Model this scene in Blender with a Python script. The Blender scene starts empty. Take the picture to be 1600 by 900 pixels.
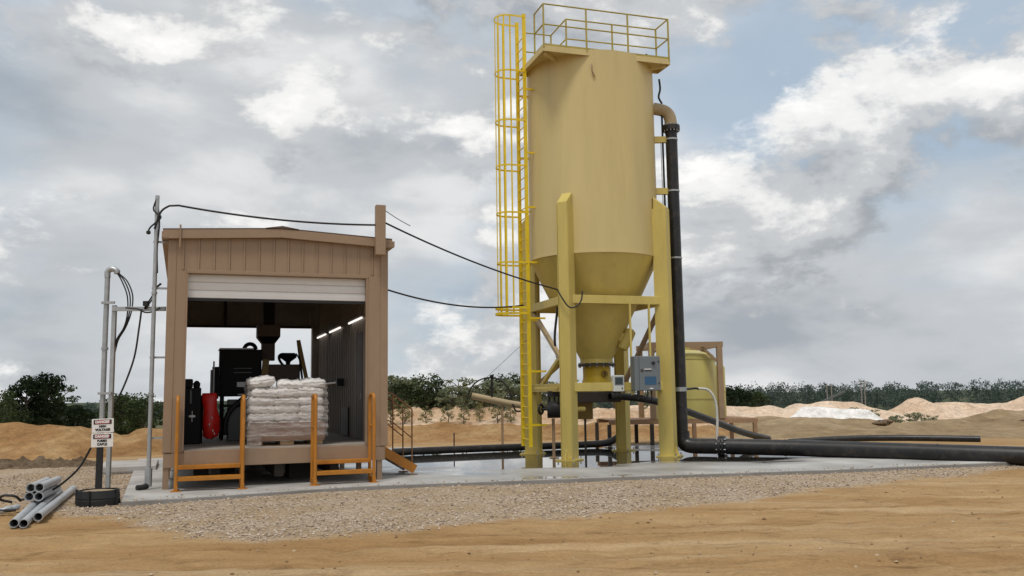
import bpy, bmesh, math, random
from mathutils import Vector, Matrix, noise
R = math.radians
sc = bpy.context.scene
col = sc.collection
random.seed(7)

# ------------------------------------------------------------------ camera
PITCH = math.atan(167 / 1407.0); ROLL = 0.0145; EYE = 1.75
cd = bpy.data.cameras.new("camera"); cam = bpy.data.objects.new("camera", cd); col.objects.link(cam)
cd.sensor_width = 36; cd.lens = 36 * 1407 / 1600; cd.clip_end = 9000; cd.clip_start = 0.05
fwd = Vector((0, math.cos(PITCH), math.sin(PITCH)))
r0 = Vector((1, 0, 0)); u0 = Vector((0, -math.sin(PITCH), math.cos(PITCH)))
rt = r0 * math.cos(ROLL) - u0 * math.sin(ROLL); up = u0 * math.cos(ROLL) + r0 * math.sin(ROLL)
m3 = Matrix((rt, up, -fwd)).transposed()
cam.matrix_world = Matrix.Translation((0, 0, EYE)) @ m3.to_4x4()
sc.camera = cam

# ------------------------------------------------------------------ light
SUN_EL, SUN_AZ = 66.0, 200.0          # azimuth clockwise from +Y: behind the camera, a little to the left
sd = Vector((math.sin(R(SUN_AZ)) * math.cos(R(SUN_EL)), math.cos(R(SUN_AZ)) * math.cos(R(SUN_EL)), math.sin(R(SUN_EL))))
sl = bpy.data.lights.new("sun", 'SUN'); sun = bpy.data.objects.new("sun", sl); col.objects.link(sun)
sl.energy = 1.75; sl.angle = R(13); sl.color = (1.0, 0.95, 0.87)
sun.rotation_euler = sd.to_track_quat('Z', 'Y').to_euler()

w = bpy.data.worlds.new("World"); sc.world = w; w.use_nodes = True
nt = w.node_tree; nt.nodes.clear()
def N(t, **k):
    n = nt.nodes.new(t)
    for a, b in k.items(): setattr(n, a, b)
    return n
def L(a, b): nt.links.new(a, b)
def wmath(op, a, b=None, c=None, clamp=False):
    n = N('ShaderNodeMath', operation=op); n.use_clamp = clamp
    for i, v in enumerate((a, b, c)):
        if v is None: continue
        if isinstance(v, (int, float)): n.inputs[i].default_value = v
        else: L(v, n.inputs[i])
    return n.outputs[0]
def wramp(src, pts, interp='EASE'):
    n = N('ShaderNodeValToRGB'); n.color_ramp.interpolation = interp
    el = n.color_ramp.elements
    while len(el) > 1: el.remove(el[-1])
    for i, (p, c) in enumerate(pts):
        e = el[0] if i == 0 else el.new(p)
        e.position = p; e.color = (c, c, c, 1) if isinstance(c, (int, float)) else (*c, 1)
    L(src, n.inputs[0]); return n.outputs[0]
def wmix(f, a, b, mode='MIX'):
    n = N('ShaderNodeMix', data_type='RGBA', blend_type=mode)
    for s, v in ((n.inputs[0], f), (n.inputs[6], a), (n.inputs[7], b)):
        if isinstance(v, (int, float)): s.default_value = v
        elif isinstance(v, tuple): s.default_value = (*v, 1)
        else: L(v, s)
    return n.outputs[2]
tc = N('ShaderNodeTexCoord')
sky = N('ShaderNodeTexSky', sky_type='NISHITA'); sky.sun_disc = False
sky.sun_elevation = R(SUN_EL); sky.sun_rotation = R(SUN_AZ); sky.dust_density = 2.0; sky.air_density = 1.0; sky.ozone_density = 1.5
def cloud_noise(scale, vst, off, detail, rough, dist=0.0, loc=(0, 0, 0)):
    mp = N('ShaderNodeMapping'); L(tc.outputs['Generated'], mp.inputs[0])
    mp.inputs['Scale'].default_value = (1, 1, vst)
    mp.inputs['Location'].default_value = (loc[0], loc[1], loc[2] + off)
    n = N('ShaderNodeTexNoise'); n.inputs['Scale'].default_value = scale; n.inputs['Detail'].default_value = detail
    n.inputs['Roughness'].default_value = rough; n.inputs['Distortion'].default_value = dist
    L(mp.outputs[0], n.inputs['Vector']); return n.outputs['Fac']
# broad pale sheet with blue gaps
SOFF = (8.3, 3.2, 3.1); COFF = (1.1, 5.7, 3.4)
big = cloud_noise(2.1, 1.9, 0, 7, 0.5, 0.2, SOFF)
sheet = wramp(big, [(0.36, 0.12), (0.54, 1.0)])
tone = cloud_noise(3.6, 2.4, 0, 7, 0.52, 0.15, (7.3, 2.2, 0.1))
sheet_col = wramp(tone, [(0.30, (3.45, 3.75, 4.1)), (0.48, (5.0, 5.25, 5.5)), (0.66, (7.0, 7.05, 7.1))])
# heaped clouds: lit tops, grey bases
c0 = cloud_noise(3.9, 1.8, 0, 12, 0.62, 0.12, COFF)
c1 = cloud_noise(3.9, 1.8, 0.085, 8, 0.56, 0.12, COFF)
cov = wramp(c0, [(0.49, 0.0), (0.58, 1.0)])
top = wmath('SUBTRACT', c0, c1)
lit = wmath('MULTIPLY_ADD', top, 3.4, 0.40, clamp=True)
cum_col = wramp(lit, [(0.0, (3.3, 3.55, 3.85)), (0.40, (5.2, 5.35, 5.5)), (0.75, (8.3, 8.25, 8.1)), (1.0, (9.3, 9.2, 9.0))])
haze_blue = wmix(0.72, sky.outputs[0], (4.3, 5.35, 6.4))
s1 = wmix(sheet, haze_blue, sheet_col)
s2 = wmix(wmath('MULTIPLY', cov, 0.95), s1, cum_col)
bg = N('ShaderNodeBackground'); bg.inputs['Strength'].default_value = 0.105; L(s2, bg.inputs['Color'])
wo = N('ShaderNodeOutputWorld'); L(bg.outputs[0], wo.inputs[0])

vs = sc.view_settings; vs.view_transform = 'Standard'; vs.look = 'None'; vs.exposure = 0.08; vs.gamma = 1.0; vs.use_curve_mapping = False
sc.cycles.max_bounces = 8; sc.cycles.transparent_max_bounces = 12
sc.cycles.use_denoising = True

# ------------------------------------------------------------------ helpers
class MB:
    def __init__(s): s.v = []; s.f = []
    def add(s, vs_, fs):
        o = len(s.v); s.v += [tuple(p) for p in vs_]; s.f += [tuple(i + o for i in q) for q in fs]; return s
    def box(s, x0, x1, y0, y1, z0, z1):
        return s.add([(x0,y0,z0),(x1,y0,z0),(x1,y1,z0),(x0,y1,z0),(x0,y0,z1),(x1,y0,z1),(x1,y1,z1),(x0,y1,z1)],
                     [(0,3,2,1),(4,5,6,7),(0,1,5,4),(1,2,6,5),(2,3,7,6),(3,0,4,7)])
    def beam(s, p0, p1, wd, ht, upv=(0, 0, 1)):
        a, b = Vector(p0), Vector(p1); d = (b - a).normalized(); u = Vector(upv)
        if abs(d.dot(u)) > .99: u = Vector((0, 1, 0))
        sx = d.cross(u).normalized() * wd / 2; sz = sx.cross(d).normalized() * ht / 2
        q = [a - sx - sz, a + sx - sz, a + sx + sz, a - sx + sz, b - sx - sz, b + sx - sz, b + sx + sz, b - sx + sz]
        return s.add(q, [(0,1,2,3),(4,7,6,5),(0,4,5,1),(1,5,6,2),(2,6,7,3),(3,7,4,0)])
    def tube(s, pts, r, n=10, caps=True):
        pts = [Vector(p) for p in pts]; k = len(pts); rr = r if isinstance(r, (list, tuple)) else [r] * k
        t0 = (pts[1] - pts[0]).normalized(); ref = Vector((0, 0, 1)) if abs(t0.z) < .9 else Vector((1, 0, 0))
        nx = t0.cross(ref).normalized(); vs_ = []
        for i, p in enumerate(pts):
            t = (pts[min(i + 1, k - 1)] - pts[max(i - 1, 0)]).normalized()
            nx = (nx - t * nx.dot(t)).normalized(); ny = t.cross(nx)
            for j in range(n):
                a = 2 * math.pi * j / n; vs_.append(p + (nx * math.cos(a) + ny * math.sin(a)) * rr[i])
        fs = [(i*n + j, i*n + (j+1) % n, (i+1)*n + (j+1) % n, (i+1)*n + j) for i in range(k-1) for j in range(n)]
        if caps: fs += [tuple(reversed(range(n))), tuple(range((k-1)*n, k*n))]
        return s.add(vs_, fs)
    def cyl(s, p0, p1, r, n=14, r1=None, caps=True): return s.tube([p0, p1], [r, r if r1 is None else r1], n, caps)
    def pipe(s, pts, r, th, n=14):            # open ended pipe with wall thickness
        s.tube(pts, r, n, False); k = len(s.v)
        m = MB().tube(pts, r - th, n, False); s.add(m.v, [tuple(reversed(q)) for q in m.f])
        o = k - len(m.v); L_ = len(m.v)
        for j in range(n):
            a, b = o + j, o + (j + 1) % n
            s.f.append((b, a, k + j, k + (j + 1) % n))
            a, b = o + L_ - n + j, o + L_ - n + (j + 1) % n; c, d = k + L_ - n + j, k + L_ - n + (j + 1) % n
            s.f.append((a, b, d, c))
        return s
    def lathe(s, prof, n=48, cx=0, cy=0, caps=True):
        vs_ = []
        for r, z in prof:
            for j in range(n):
                a = 2 * math.pi * j / n; vs_.append((cx + r * math.cos(a), cy + r * math.sin(a), z))
        k = len(prof); fs = [(i*n + j, i*n + (j+1) % n, (i+1)*n + (j+1) % n, (i+1)*n + j) for i in range(k-1) for j in range(n)]
        if caps: fs += [tuple(reversed(range(n))), tuple(range((k-1)*n, k*n))]
        return s.add(vs_, fs)
    def prism(s, poly, z0, z1):
        n = len(poly)
        return s.add([(x, y, z0) for x, y in poly] + [(x, y, z1) for x, y in poly],
                     [tuple(reversed(range(n))), tuple(range(n, 2*n))] + [(i, (i+1) % n, n + (i+1) % n, n + i) for i in range(n)])
    def extr(s, poly, a, b):                  # poly in (y,z), extruded along x from a to b
        n = len(poly)
        return s.add([(a, y, z) for y, z in poly] + [(b, y, z) for y, z in poly],
                     [tuple(range(n)), tuple(reversed(range(n, 2*n)))] + [((i+1) % n, i, n + i, n + (i+1) % n) for i in range(n)])
    def mesh(s, name, mat, smooth=False):
        me = bpy.data.meshes.new(name); me.from_pydata(s.v, [], s.f); me.update()
        if mat is not None: me.materials.append(M[mat] if isinstance(mat, str) else mat)
        if smooth:
            me.polygons.foreach_set('use_smooth', [True] * len(me.polygons)); me.set_sharp_from_angle(angle=R(38))
        return me
    def build(s, name, mat, parent=None, smooth=False, bevel=0.0):
        o = bpy.data.objects.new(name, s.mesh(name, mat, smooth)); col.objects.link(o)
        if parent is not None: o.parent = parent
        if bevel:
            b = o.modifiers.new('bevel', 'BEVEL'); b.width = bevel; b.segments = 2; b.limit_method = 'ANGLE'
        return o
def inst(me, name, parent=None, loc=(0, 0, 0), rot=(0, 0, 0), scale=(1, 1, 1)):
    o = bpy.data.objects.new(name, me); col.objects.link(o); o.parent = parent
    o.location = loc; o.rotation_euler = rot; o.scale = scale; return o
def empty(name, loc=(0, 0, 0), rz=0.0):
    o = bpy.data.objects.new(name, None); col.objects.link(o); o.location = loc; o.rotation_euler = (0, 0, rz); o.empty_display_size = .2; return o
def tag(o, label=None, cat=None, group=None, kind=None):
    for k, v in (('label', label), ('category', cat), ('group', group), ('kind', kind)):
        if v: o[k] = v
    return o
def arc(c, r, a0, a1, n, ax=(1, 0, 0), ay=(0, 0, 1)):
    c, ax, ay = Vector(c), Vector(ax), Vector(ay)
    return [c + ax * r * math.cos(a0 + (a1 - a0) * i / n) + ay * r * math.sin(a0 + (a1 - a0) * i / n) for i in range(n + 1)]
def bez(p, n=16):
    p = [Vector(q) for q in p]; out = []
    for i in range(n + 1):
        t = i / n; q = list(p)
        while len(q) > 1: q = [q[j] * (1 - t) + q[j+1] * t for j in range(len(q) - 1)]
        out.append(q[0])
    return out
def catmull(p, n=8):
    p = [Vector(q) for q in p]; p = [p[0]*2 - p[1]] + p + [p[-1]*2 - p[-2]]; out = []
    for i in range(1, len(p) - 2):
        for k in range(n):
            t = k / n; a, b, c, d = p[i-1], p[i], p[i+1], p[i+2]
            out.append(.5 * ((2*b) + (c-a)*t + (2*a - 5*b + 4*c - d)*t*t + (3*b - a - 3*c + d)*t**3))
    out.append(p[-2]); return out
def nz(x, y, z=0.0): return noise.noise(Vector((x, y, z)))
def fbm(x, y, z=0.0, o=4): return noise.fractal(Vector((x, y, z)), 1.0, 2.0, o)

# ------------------------------------------------------------------ materials
M = {}
def mat(name, c, rough=.6, metal=0.0, var=.12, scale=2.0, stretch=(1, 1, 1), bump=0.0, bscale=30, c2=None, spec=.5, dirt=0.0, dirtcol=(.16,.11,.06), coords='Object'):
    m = bpy.data.materials.new(name); m.use_nodes = True; t = m.node_tree; nd = t.nodes; lk = t.links
    b = nd['Principled BSDF']; b.inputs['Roughness'].default_value = rough; b.inputs['Metallic'].default_value = metal
    b.inputs['Specular IOR Level'].default_value = spec
    co = nd.new('ShaderNodeTexCoord'); mp = nd.new('ShaderNodeMapping'); mp.inputs['Scale'].default_value = stretch
    lk.new(co.outputs[coords], mp.inputs[0])
    n = nd.new('ShaderNodeTexNoise'); n.inputs['Scale'].default_value = scale; n.inputs['Detail'].default_value = 6; n.inputs['Roughness'].default_value = .6
    lk.new(mp.outputs[0], n.inputs['Vector'])
    rp = nd.new('ShaderNodeValToRGB'); e = rp.color_ramp.elements
    a = c2 or tuple(x * (1 - var) for x in c); z = c if c2 else tuple(min(1, x * (1 + var)) for x in c)
    e[0].position = .32; e[0].color = (*a, 1); e[1].position = .68; e[1].color = (*z, 1)
    lk.new(n.outputs['Fac'], rp.inputs[0]); out = rp.outputs[0]
    if dirt:
        n2 = nd.new('ShaderNodeTexNoise'); n2.inputs['Scale'].default_value = scale * 2.3; n2.inputs['Detail'].default_value = 9; n2.inputs['Roughness'].default_value = .68
        lk.new(mp.outputs[0], n2.inputs['Vector'])
        r2 = nd.new('ShaderNodeValToRGB'); r2.color_ramp.elements[0].position = .5; r2.color_ramp.elements[1].position = .8
        r2.color_ramp.elements[1].color = (dirt, dirt, dirt, 1); lk.new(n2.outputs['Fac'], r2.inputs[0])
        mx = nd.new('ShaderNodeMix'); mx.data_type = 'RGBA'; lk.new(r2.outputs[0], mx.inputs[0]); lk.new(out, mx.inputs[6]); mx.inputs[7].default_value = (*dirtcol, 1); out = mx.outputs[2]
    lk.new(out, b.inputs['Base Color'])
    rr = nd.new('ShaderNodeMapRange'); rr.inputs['To Min'].default_value = max(.02, rough - .1); rr.inputs['To Max'].default_value = min(1, rough + .1)
    lk.new(n.outputs['Fac'], rr.inputs[0]); lk.new(rr.outputs[0], b.inputs['Roughness'])
    if bump:
        n3 = nd.new('ShaderNodeTexNoise'); n3.inputs['Scale'].default_value = bscale; n3.inputs['Detail'].default_value = 8; lk.new(co.outputs[coords], n3.inputs['Vector'])
        bp = nd.new('ShaderNodeBump'); bp.inputs['Strength'].default_value = bump; bp.inputs['Distance'].default_value = .05
        lk.new(n3.outputs['Fac'], bp.inputs['Height']); lk.new(bp.outputs[0], b.inputs['Normal'])
    M[name] = m; return m
def sstep(a, b, x):
    t = max(0, min(1, (x - a) / (b - a))); return t * t * (3 - 2 * t)

mat('silo_paint', (.60, .485, .22), .5, var=.06, scale=1.3, stretch=(1, 1, .14), dirt=.26, dirtcol=(.40, .29, .12), bump=.02, bscale=6)
mat('silo_frame', (.58, .46, .13), .5, var=.08, scale=2, stretch=(1, 1, .25), dirt=.25, dirtcol=(.25, .17, .06))
mat('silo_yellow', (.55, .37, .012), .45, var=.08, dirt=.2)
mat('ladder_yellow', (.80, .58, .012), .45, var=.1, scale=3, dirt=.25, dirtcol=(.30, .18, .02))
mat('rail_yellow', (.40, .33, .07), .5, var=.15, scale=3)
mat('tan_wall', (.315, .215, .138), .5, var=.05, scale=1.5, stretch=(1, 1, .3), dirt=.34, dirtcol=(.22, .13, .07))
mat('tan_trim', (.315, .215, .138), .5, var=.06, scale=1.6, dirt=.3, dirtcol=(.22, .14, .08))
mat('roof_brown', (.10, .062, .042), .55)
mat('liner_grey', (.33, .29, .255), .5, var=.1, stretch=(1, 1, .2), dirt=.3, dirtcol=(.08, .06, .045))
mat('dark_panel', (.36, .32, .295), .6, var=.15)
mat('ceiling_dark', (.14, .12, .11), .7)
mat('door_white', (.72, .71, .70), .45, var=.03, dirt=.12, dirtcol=(.5, .45, .4))
mat('rubber_black', (.012, .012, .013), .6)
mat('machine_black', (.008, .008, .009), .6, var=.3, spec=.25)
mat('machine_grey', (.11, .12, .12), .5, var=.1, dirt=.3)
mat('machine_brown', (.085, .05, .032), .55, var=.15, dirt=.3)
mat('machine_yellow', (.24, .145, .012), .5, dirt=.4)
mat('plate_metal', (.42, .42, .43), .4, metal=.6)
mat('red_skin', (.80, .02, .014), .38, var=.15, scale=5, dirt=.2, dirtcol=(.3, .01, .01), bump=.15, bscale=9)
mat('orange_steel', (.43, .165, .012), .5, var=.12, scale=4, dirt=.4, dirtcol=(.26, .09, .012))
mat('rust_steel', (.20, .085, .03), .7, var=.25, scale=6)
mat('deck_floor', (.34, .30, .26), .8, var=.12, dirt=.3)
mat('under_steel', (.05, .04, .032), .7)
mat('galvanised', (.42, .44, .45), .42, metal=.55, var=.12, scale=6)
mat('pvc_grey', (.38, .40, .42), .4, var=.08, scale=3, dirt=.2, dirtcol=(.3, .24, .16))
mat('hdpe_black', (.010, .010, .011), .42, var=.3, scale=2, dirt=.8, dirtcol=(.075, .058, .042))
mat('cable_black', (.012, .012, .013), .5)
mat('bag_white', (.80, .77, .74), .5, var=.06, scale=5, bump=.35, bscale=12)
mat('cardboard', (.27, .165, .115), .8, var=.1, bump=.05)
mat('pallet_wood', (.38, .26, .15), .8, var=.22, scale=3, stretch=(1, 8, 8))
mat('sign_white', (.78, .76, .74), .5, var=.03, dirt=.1, dirtcol=(.4, .3, .2))
mat('sign_red', (.42, .035, .055), .5, var=.05)
mat('sign_black', (.015, .015, .015), .5)
mat('panel_grey', (.155, .175, .19), .45, var=.06, dirt=.12)
mat('screen_blue', (.03, .10, .19), .15, var=.12, scale=4)
mat('box_white', (.62, .63, .60), .45, var=.04)
mat('screen_dark', (.03, .045, .045), .15)
mat('tank_green', (.50, .43, .13), .5, var=.08, stretch=(1, 1, .2), dirt=.2, dirtcol=(.28, .24, .09))
mat('frame_tan', (.33, .22, .13), .55, var=.1, dirt=.25)
mat('bench_rust', (.34, .20, .11), .65, var=.2, dirt=.4, dirtcol=(.18, .08, .03))
mat('elbow_tan', (.40, .31, .18), .5)
mat('hose_white', (.55, .54, .50), .5)
mat('pole_wood', (.30, .27, .24), .8)
mat('bark', (.085, .065, .05), .9, var=.3, scale=4)
mat('pedestal_soil', (.34, .26, .17), .95, var=.2, scale=12, bump=.5)
def leaf(name, c, c2):
    m = mat(name, c, .65, c2=c2, scale=.9, spec=.2); t = m.node_tree; b = t.nodes['Principled BSDF']
    g = t.nodes.new('ShaderNodeNewGeometry'); mx = t.nodes.new('ShaderNodeMix'); mx.data_type = 'RGBA'; mx.blend_type = 'MULTIPLY'
    mr = t.nodes.new('ShaderNodeMapRange'); mr.inputs['To Min'].default_value = .55; mr.inputs['To Max'].default_value = 1.35
    t.links.new(g.outputs['Random Per Island'], mr.inputs[0]); mx.inputs[0].default_value = 1
    src = b.inputs['Base Color'].links[0].from_socket
    t.links.new(src, mx.inputs[6]); t.links.new(mr.outputs[0], mx.inputs[7]); t.links.new(mx.outputs[2], b.inputs['Base Color'])
    tl = t.nodes.new('ShaderNodeBsdfTranslucent'); t.links.new(mx.outputs[2], tl.inputs[0]); ms = t.nodes.new('ShaderNodeMixShader'); ms.inputs[0].default_value = .4
    t.links.new(b.outputs[0], ms.inputs[1]); t.links.new(tl.outputs[0], ms.inputs[2]); t.links.new(ms.outputs[0], t.nodes['Material Output'].inputs[0])
leaf('leaf_dark', (.026, .045, .016), (.012, .022, .009))
leaf('leaf_mid', (.075, .105, .038), (.038, .058, .02))
leaf('leaf_shrub', (.29, .31, .19), (.17, .20, .115))
leaf('leaf_dry', (.30, .27, .12), (.19, .19, .08))
leaf('leaf_far_haze', (.125, .155, .125), (.085, .115, .10))  # wood green with the distance haze mixed into the leaf colour

def emit(name, c, s):
    m = bpy.data.materials.new(name); m.use_nodes = True; b = m.node_tree.nodes['Principled BSDF']
    b.inputs['Base Color'].default_value = (*c, 1); b.inputs['Emission Color'].default_value = (*c, 1); b.inputs['Emission Strength'].default_value = s; M[name] = m
emit('tube_light', (1, .95, .9), 1.15)

def earth(name, ca, cb, cc, scale=.5, bump=.5, fine=18):
    m = bpy.data.materials.new(name); m.use_nodes = True; t = m.node_tree; nd = t.nodes; lk = t.links; b = nd['Principled BSDF']
    b.inputs['Roughness'].default_value = .95; b.inputs['Specular IOR Level'].default_value = .15
    co = nd.new('ShaderNodeTexCoord')
    n = nd.new('ShaderNodeTexNoise'); n.inputs['Scale'].default_value = scale; n.inputs['Detail'].default_value = 10; n.inputs['Roughness'].default_value = .62
    n.inputs['Distortion'].default_value = .6; lk.new(co.outputs['Object'], n.inputs['Vector'])
    rp = nd.new('ShaderNodeValToRGB'); e = rp.color_ramp.elements; e[0].position = .33; e[0].color = (*ca, 1); e[1].position = .66; e[1].color = (*cc, 1)
    x = e.new(.5); x.color = (*cb, 1); lk.new(n.outputs['Fac'], rp.inputs[0])
    f = nd.new('ShaderNodeTexNoise'); f.inputs['Scale'].default_value = fine; f.inputs['Detail'].default_value = 8; f.inputs['Roughness'].default_value = .7
    lk.new(co.outputs['Object'], f.inputs['Vector'])
    mr = nd.new('ShaderNodeMapRange'); mr.inputs[1].default_value = .3; mr.inputs[2].default_value = .7; mr.inputs[3].default_value = .78; mr.inputs[4].default_value = 1.2
    lk.new(f.outputs['Fac'], mr.inputs[0]); mx = nd.new('ShaderNodeMix'); mx.data_type = 'RGBA'; mx.blend_type = 'MULTIPLY'; mx.inputs[0].default_value = 1
    md = nd.new('ShaderNodeTexNoise'); md.inputs['Scale'].default_value = max(.9, scale * 4.5); md.inputs['Detail'].default_value = 12; md.inputs['Roughness'].default_value = .74; md.inputs['Distortion'].default_value = .4
    mp = nd.new('ShaderNodeMapping'); mp.inputs['Scale'].default_value = (1, 1, 1.8); lk.new(co.outputs['Object'], mp.inputs[0]); lk.new(mp.outputs[0], md.inputs['Vector'])
    m2 = nd.new('ShaderNodeMapRange'); m2.inputs[1].default_value = .34; m2.inputs[2].default_value = .64; m2.inputs[3].default_value = .66; m2.inputs[4].default_value = 1.14; lk.new(md.outputs['Fac'], m2.inputs[0])
    mm = nd.new('ShaderNodeMath'); mm.operation = 'MULTIPLY'; lk.new(m2.outputs[0], mm.inputs[0]); lk.new(mr.outputs[0], mm.inputs[1])
    lk.new(rp.outputs[0], mx.inputs[6]); lk.new(mm.outputs[0], mx.inputs[7]); lk.new(mx.outputs[2], b.inputs['Base Color'])
    ad = nd.new('ShaderNodeMath'); ad.operation = 'MULTIPLY_ADD'; ad.inputs[1].default_value = 4.0; lk.new(md.outputs['Fac'], ad.inputs[0]); lk.new(f.outputs['Fac'], ad.inputs[2])
    bp = nd.new('ShaderNodeBump'); bp.inputs['Strength'].default_value = bump; bp.inputs['Distance'].default_value = .08
    lk.new(ad.outputs[0], bp.inputs['Height']); lk.new(bp.outputs[0], b.inputs['Normal']); M[name] = m; return m
earth('berm_orange', (.30, .16, .065), (.38, .22, .095), (.47, .31, .15), .6)
earth('berm_brown', (.27, .19, .105), (.34, .245, .14), (.41, .31, .19), .35)
earth('bank_peach', (.48, .30, .17), (.60, .42, .27), (.68, .52, .37), .45)
earth('sand_peach_sunlit', (.60, .43, .30), (.68, .52, .38), (.74, .60, .47), .1, .3, 3)  # peach sand, colour lifted to stand for sunshine on the far piles
earth('sand_white_sunlit', (.80, .77, .73), (.85, .83, .80), (.89, .87, .84), .15, .25, 4)  # white sand, its sunlit brightness put into the base colour
earth('rubble', (.24, .165, .10), (.35, .25, .16), (.45, .34, .23), 3.0, .9, 9)
# ------------------------------------------------------------------ ground
GX = [-12, -9.3, -7.6, -5.8, -3.75, -2.1, -.05, 1.95, 5.8, 11.4, 13.5, 18]
GY = [17.2, 16.6, 15.4, 13.8, 11.95, 12.5, 13.5, 14.4, 16.9, 20.6, 22.6, 30]
def interp(x, X, Y_):
    if x <= X[0]: return Y_[0]
    for i in range(len(X) - 1):
        if x <= X[i+1]: return Y_[i] + (Y_[i+1] - Y_[i]) * (x - X[i]) / (X[i+1] - X[i])
    return Y_[-1]
def gravel_mask(x, y):
    d = y - interp(x, GX, GY) + .55 * nz(x * .55, y * .55, 3.3) + .35 * nz(x * 1.9, y * 1.9, 8.1)
    g = sstep(-.25, .35, d)
    far = sstep(29, 25.5, y + 1.2 * nz(x * .4, y * .4, 5))
    side = sstep(-17, -13, x) * sstep(17, 14.5, x)
    return g * far * side
def ground_z(x, y):
    r = math.hypot(x, y)
    z = -.06 - .07 * sstep(1.0, -2.5, y - interp(x, GX, GY))
    z += .02 * fbm(x * .5, y * .5, 1, 4) * (1 if r < 60 else 0)
    if y < 24 and r < 40:                                # wheel ruts and scuffs on the haul road
        road = sstep(.4, -1.2, y - interp(x, GX, GY))
        rut = nz(x * .10, (y - .10 * x) * 1.9, 12.0); rut2 = nz(x * .3, (y - .16 * x) * 4.2, 4.0)
        z += road * (.055 * rut + .034 * rut2 + .03 * fbm(x * 2.2, y * 2.2, 6, 4) + .05 * max(0, nz(x * .8, (y - .1 * x) * 3.0, 21.0) - .28))
    if r > 36: z -= min(8.0, (r - 36) * .038)
    if r > 60: z += .5 * fbm(x * .02, y * .02, 2, 3)
    return z
def axis(lo, hi, d, outlo, outhi, g=1.17, mid=None):
    a = []; x = lo
    while x <= hi: a.append(x); x += d
    s = d; x = a[-1]
    while x < outhi: s *= g; x += s; a.append(x)
    s = d; x = a[0]; pre = []
    while x > outlo: s *= g; x -= s; pre.append(x)
    return pre[::-1] + a
xs = axis(-13, 14, .11, -4500, 4500); ys = axis(7.2, 23.5, .09, -300, 5000, 1.13)
gm = MB(); att = []
for y in ys:
    for x in xs:
        gm.v.append((x, y, ground_z(x, y))); att.append(gravel_mask(x, y))
nx_ = len(xs)
gm.f = [(j*nx_ + i, j*nx_ + i + 1, (j+1)*nx_ + i + 1, (j+1)*nx_ + i) for j in range(len(ys) - 1) for i in range(nx_ - 1)]
def ground_material():
    m = bpy.data.materials.new('ground_dirt_gravel'); m.use_nodes = True; t = m.node_tree; nd = t.nodes; lk = t.links; b = nd['Principled BSDF']
    b.inputs['Roughness'].default_value = .95; b.inputs['Specular IOR Level'].default_value = .12
    co = nd.new('ShaderNodeTexCoord')
    def noi(s, d=8, r=.6, st=None, dist=0):
        n = nd.new('ShaderNodeTexNoise'); n.inputs['Scale'].default_value = s; n.inputs['Detail'].default_value = d; n.inputs['Roughness'].default_value = r; n.inputs['Distortion'].default_value = dist
        if st:
            mp = nd.new('ShaderNodeMapping'); mp.inputs['Scale'].default_value = st; mp.inputs['Rotation'].default_value = (0, 0, -.12); lk.new(co.outputs['Object'], mp.inputs[0]); lk.new(mp.outputs[0], n.inputs['Vector'])
        else: lk.new(co.outputs['Object'], n.inputs['Vector'])
        return n.outputs['Fac']
    def ramp(f, pts):
        n = nd.new('ShaderNodeValToRGB'); e = n.color_ramp.elements
        while len(e) > 1: e.remove(e[-1])
        for i, (p, c) in enumerate(pts):
            x = e[0] if i == 0 else e.new(p); x.position = p; x.color = (*c, 1)
        lk.new(f, n.inputs[0]); return n.outputs[0]
    def mix(f, a, b_, mode='MIX'):
        n = nd.new('ShaderNodeMix'); n.data_type = 'RGBA'; n.blend_type = mode
        for s, v in ((n.inputs[0], f), (n.inputs[6], a), (n.inputs[7], b_)):
            if isinstance(v, (int, float)): s.default_value = v
            elif isinstance(v, tuple): s.default_value = (*v, 1)
            else: lk.new(v, s)
        return n.outputs[2]
    streak = noi(.8, 9, .62, (.22, 1.6, 1), .8); blot = noi(.35, 6, .55); fine = noi(22, 9, .75)
    dirt = ramp(streak, [(.28, (.285, .165, .07)), (.48, (.375, .24, .112)), (.70, (.48, .34, .185))])
    dirt = mix(ramp(blot, [(.42, (0, 0, 0)), (.68, (.7, .7, .7))]), dirt, (.33, .20, .088))
    dirt = mix(ramp(noi(1.0, 8, .62, (.07, 1.15, 1), .3), [(.52, (0, 0, 0)), (.64, (.6, .6, .6))]), dirt, (.50, .37, .225))
    grit = ramp(fine, [(.3, (.78, .78, .78)), (.7, (1.2, 1.2, 1.2))])
    scuff = noi(2.2, 12, .76, (.6, 1.4, 1), .35)
    dirt = mix(1.0, dirt, ramp(scuff, [(.33, (.60, .56, .52)), (.44, (.94, .93, .92)), (.66, (1.12, 1.12, 1.12))]), 'MULTIPLY')
    dirt = mix(1.0, dirt, grit, 'MULTIPLY')
    vor = nd.new('ShaderNodeTexVoronoi'); vor.inputs['Scale'].default_value = 34; lk.new(co.outputs['Object'], vor.inputs['Vector'])
    sep = nd.new('ShaderNodeSeparateColor'); lk.new(vor.outputs['Color'], sep.inputs[0])
    grav = ramp(sep.outputs[0], [(0, (.28, .205, .145)), (.45, (.44, .34, .245)), (.8, (.55, .445, .335)), (1, (.66, .57, .47))])
    grav = mix(ramp(noi(.9, 6, .6), [(.40, (0, 0, 0)), (.62, (.75, .75, .75))]), grav, (.40, .285, .165))
    grav = mix(1.0, grav, grit, 'MULTIPLY')
    at = nd.new('ShaderNodeAttribute'); at.attribute_name = 'gravel'
    # far away the ground is scrub green
    ge = nd.new('ShaderNodeNewGeometry'); ln = nd.new('ShaderNodeVectorMath'); ln.operation = 'LENGTH'; lk.new(ge.outputs['Position'], ln.inputs[0])
    mr = nd.new('ShaderNodeMapRange'); mr.inputs[1].default_value = 150; mr.inputs[2].default_value = 420; lk.new(ln.outputs['Value'], mr.inputs[0])
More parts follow.
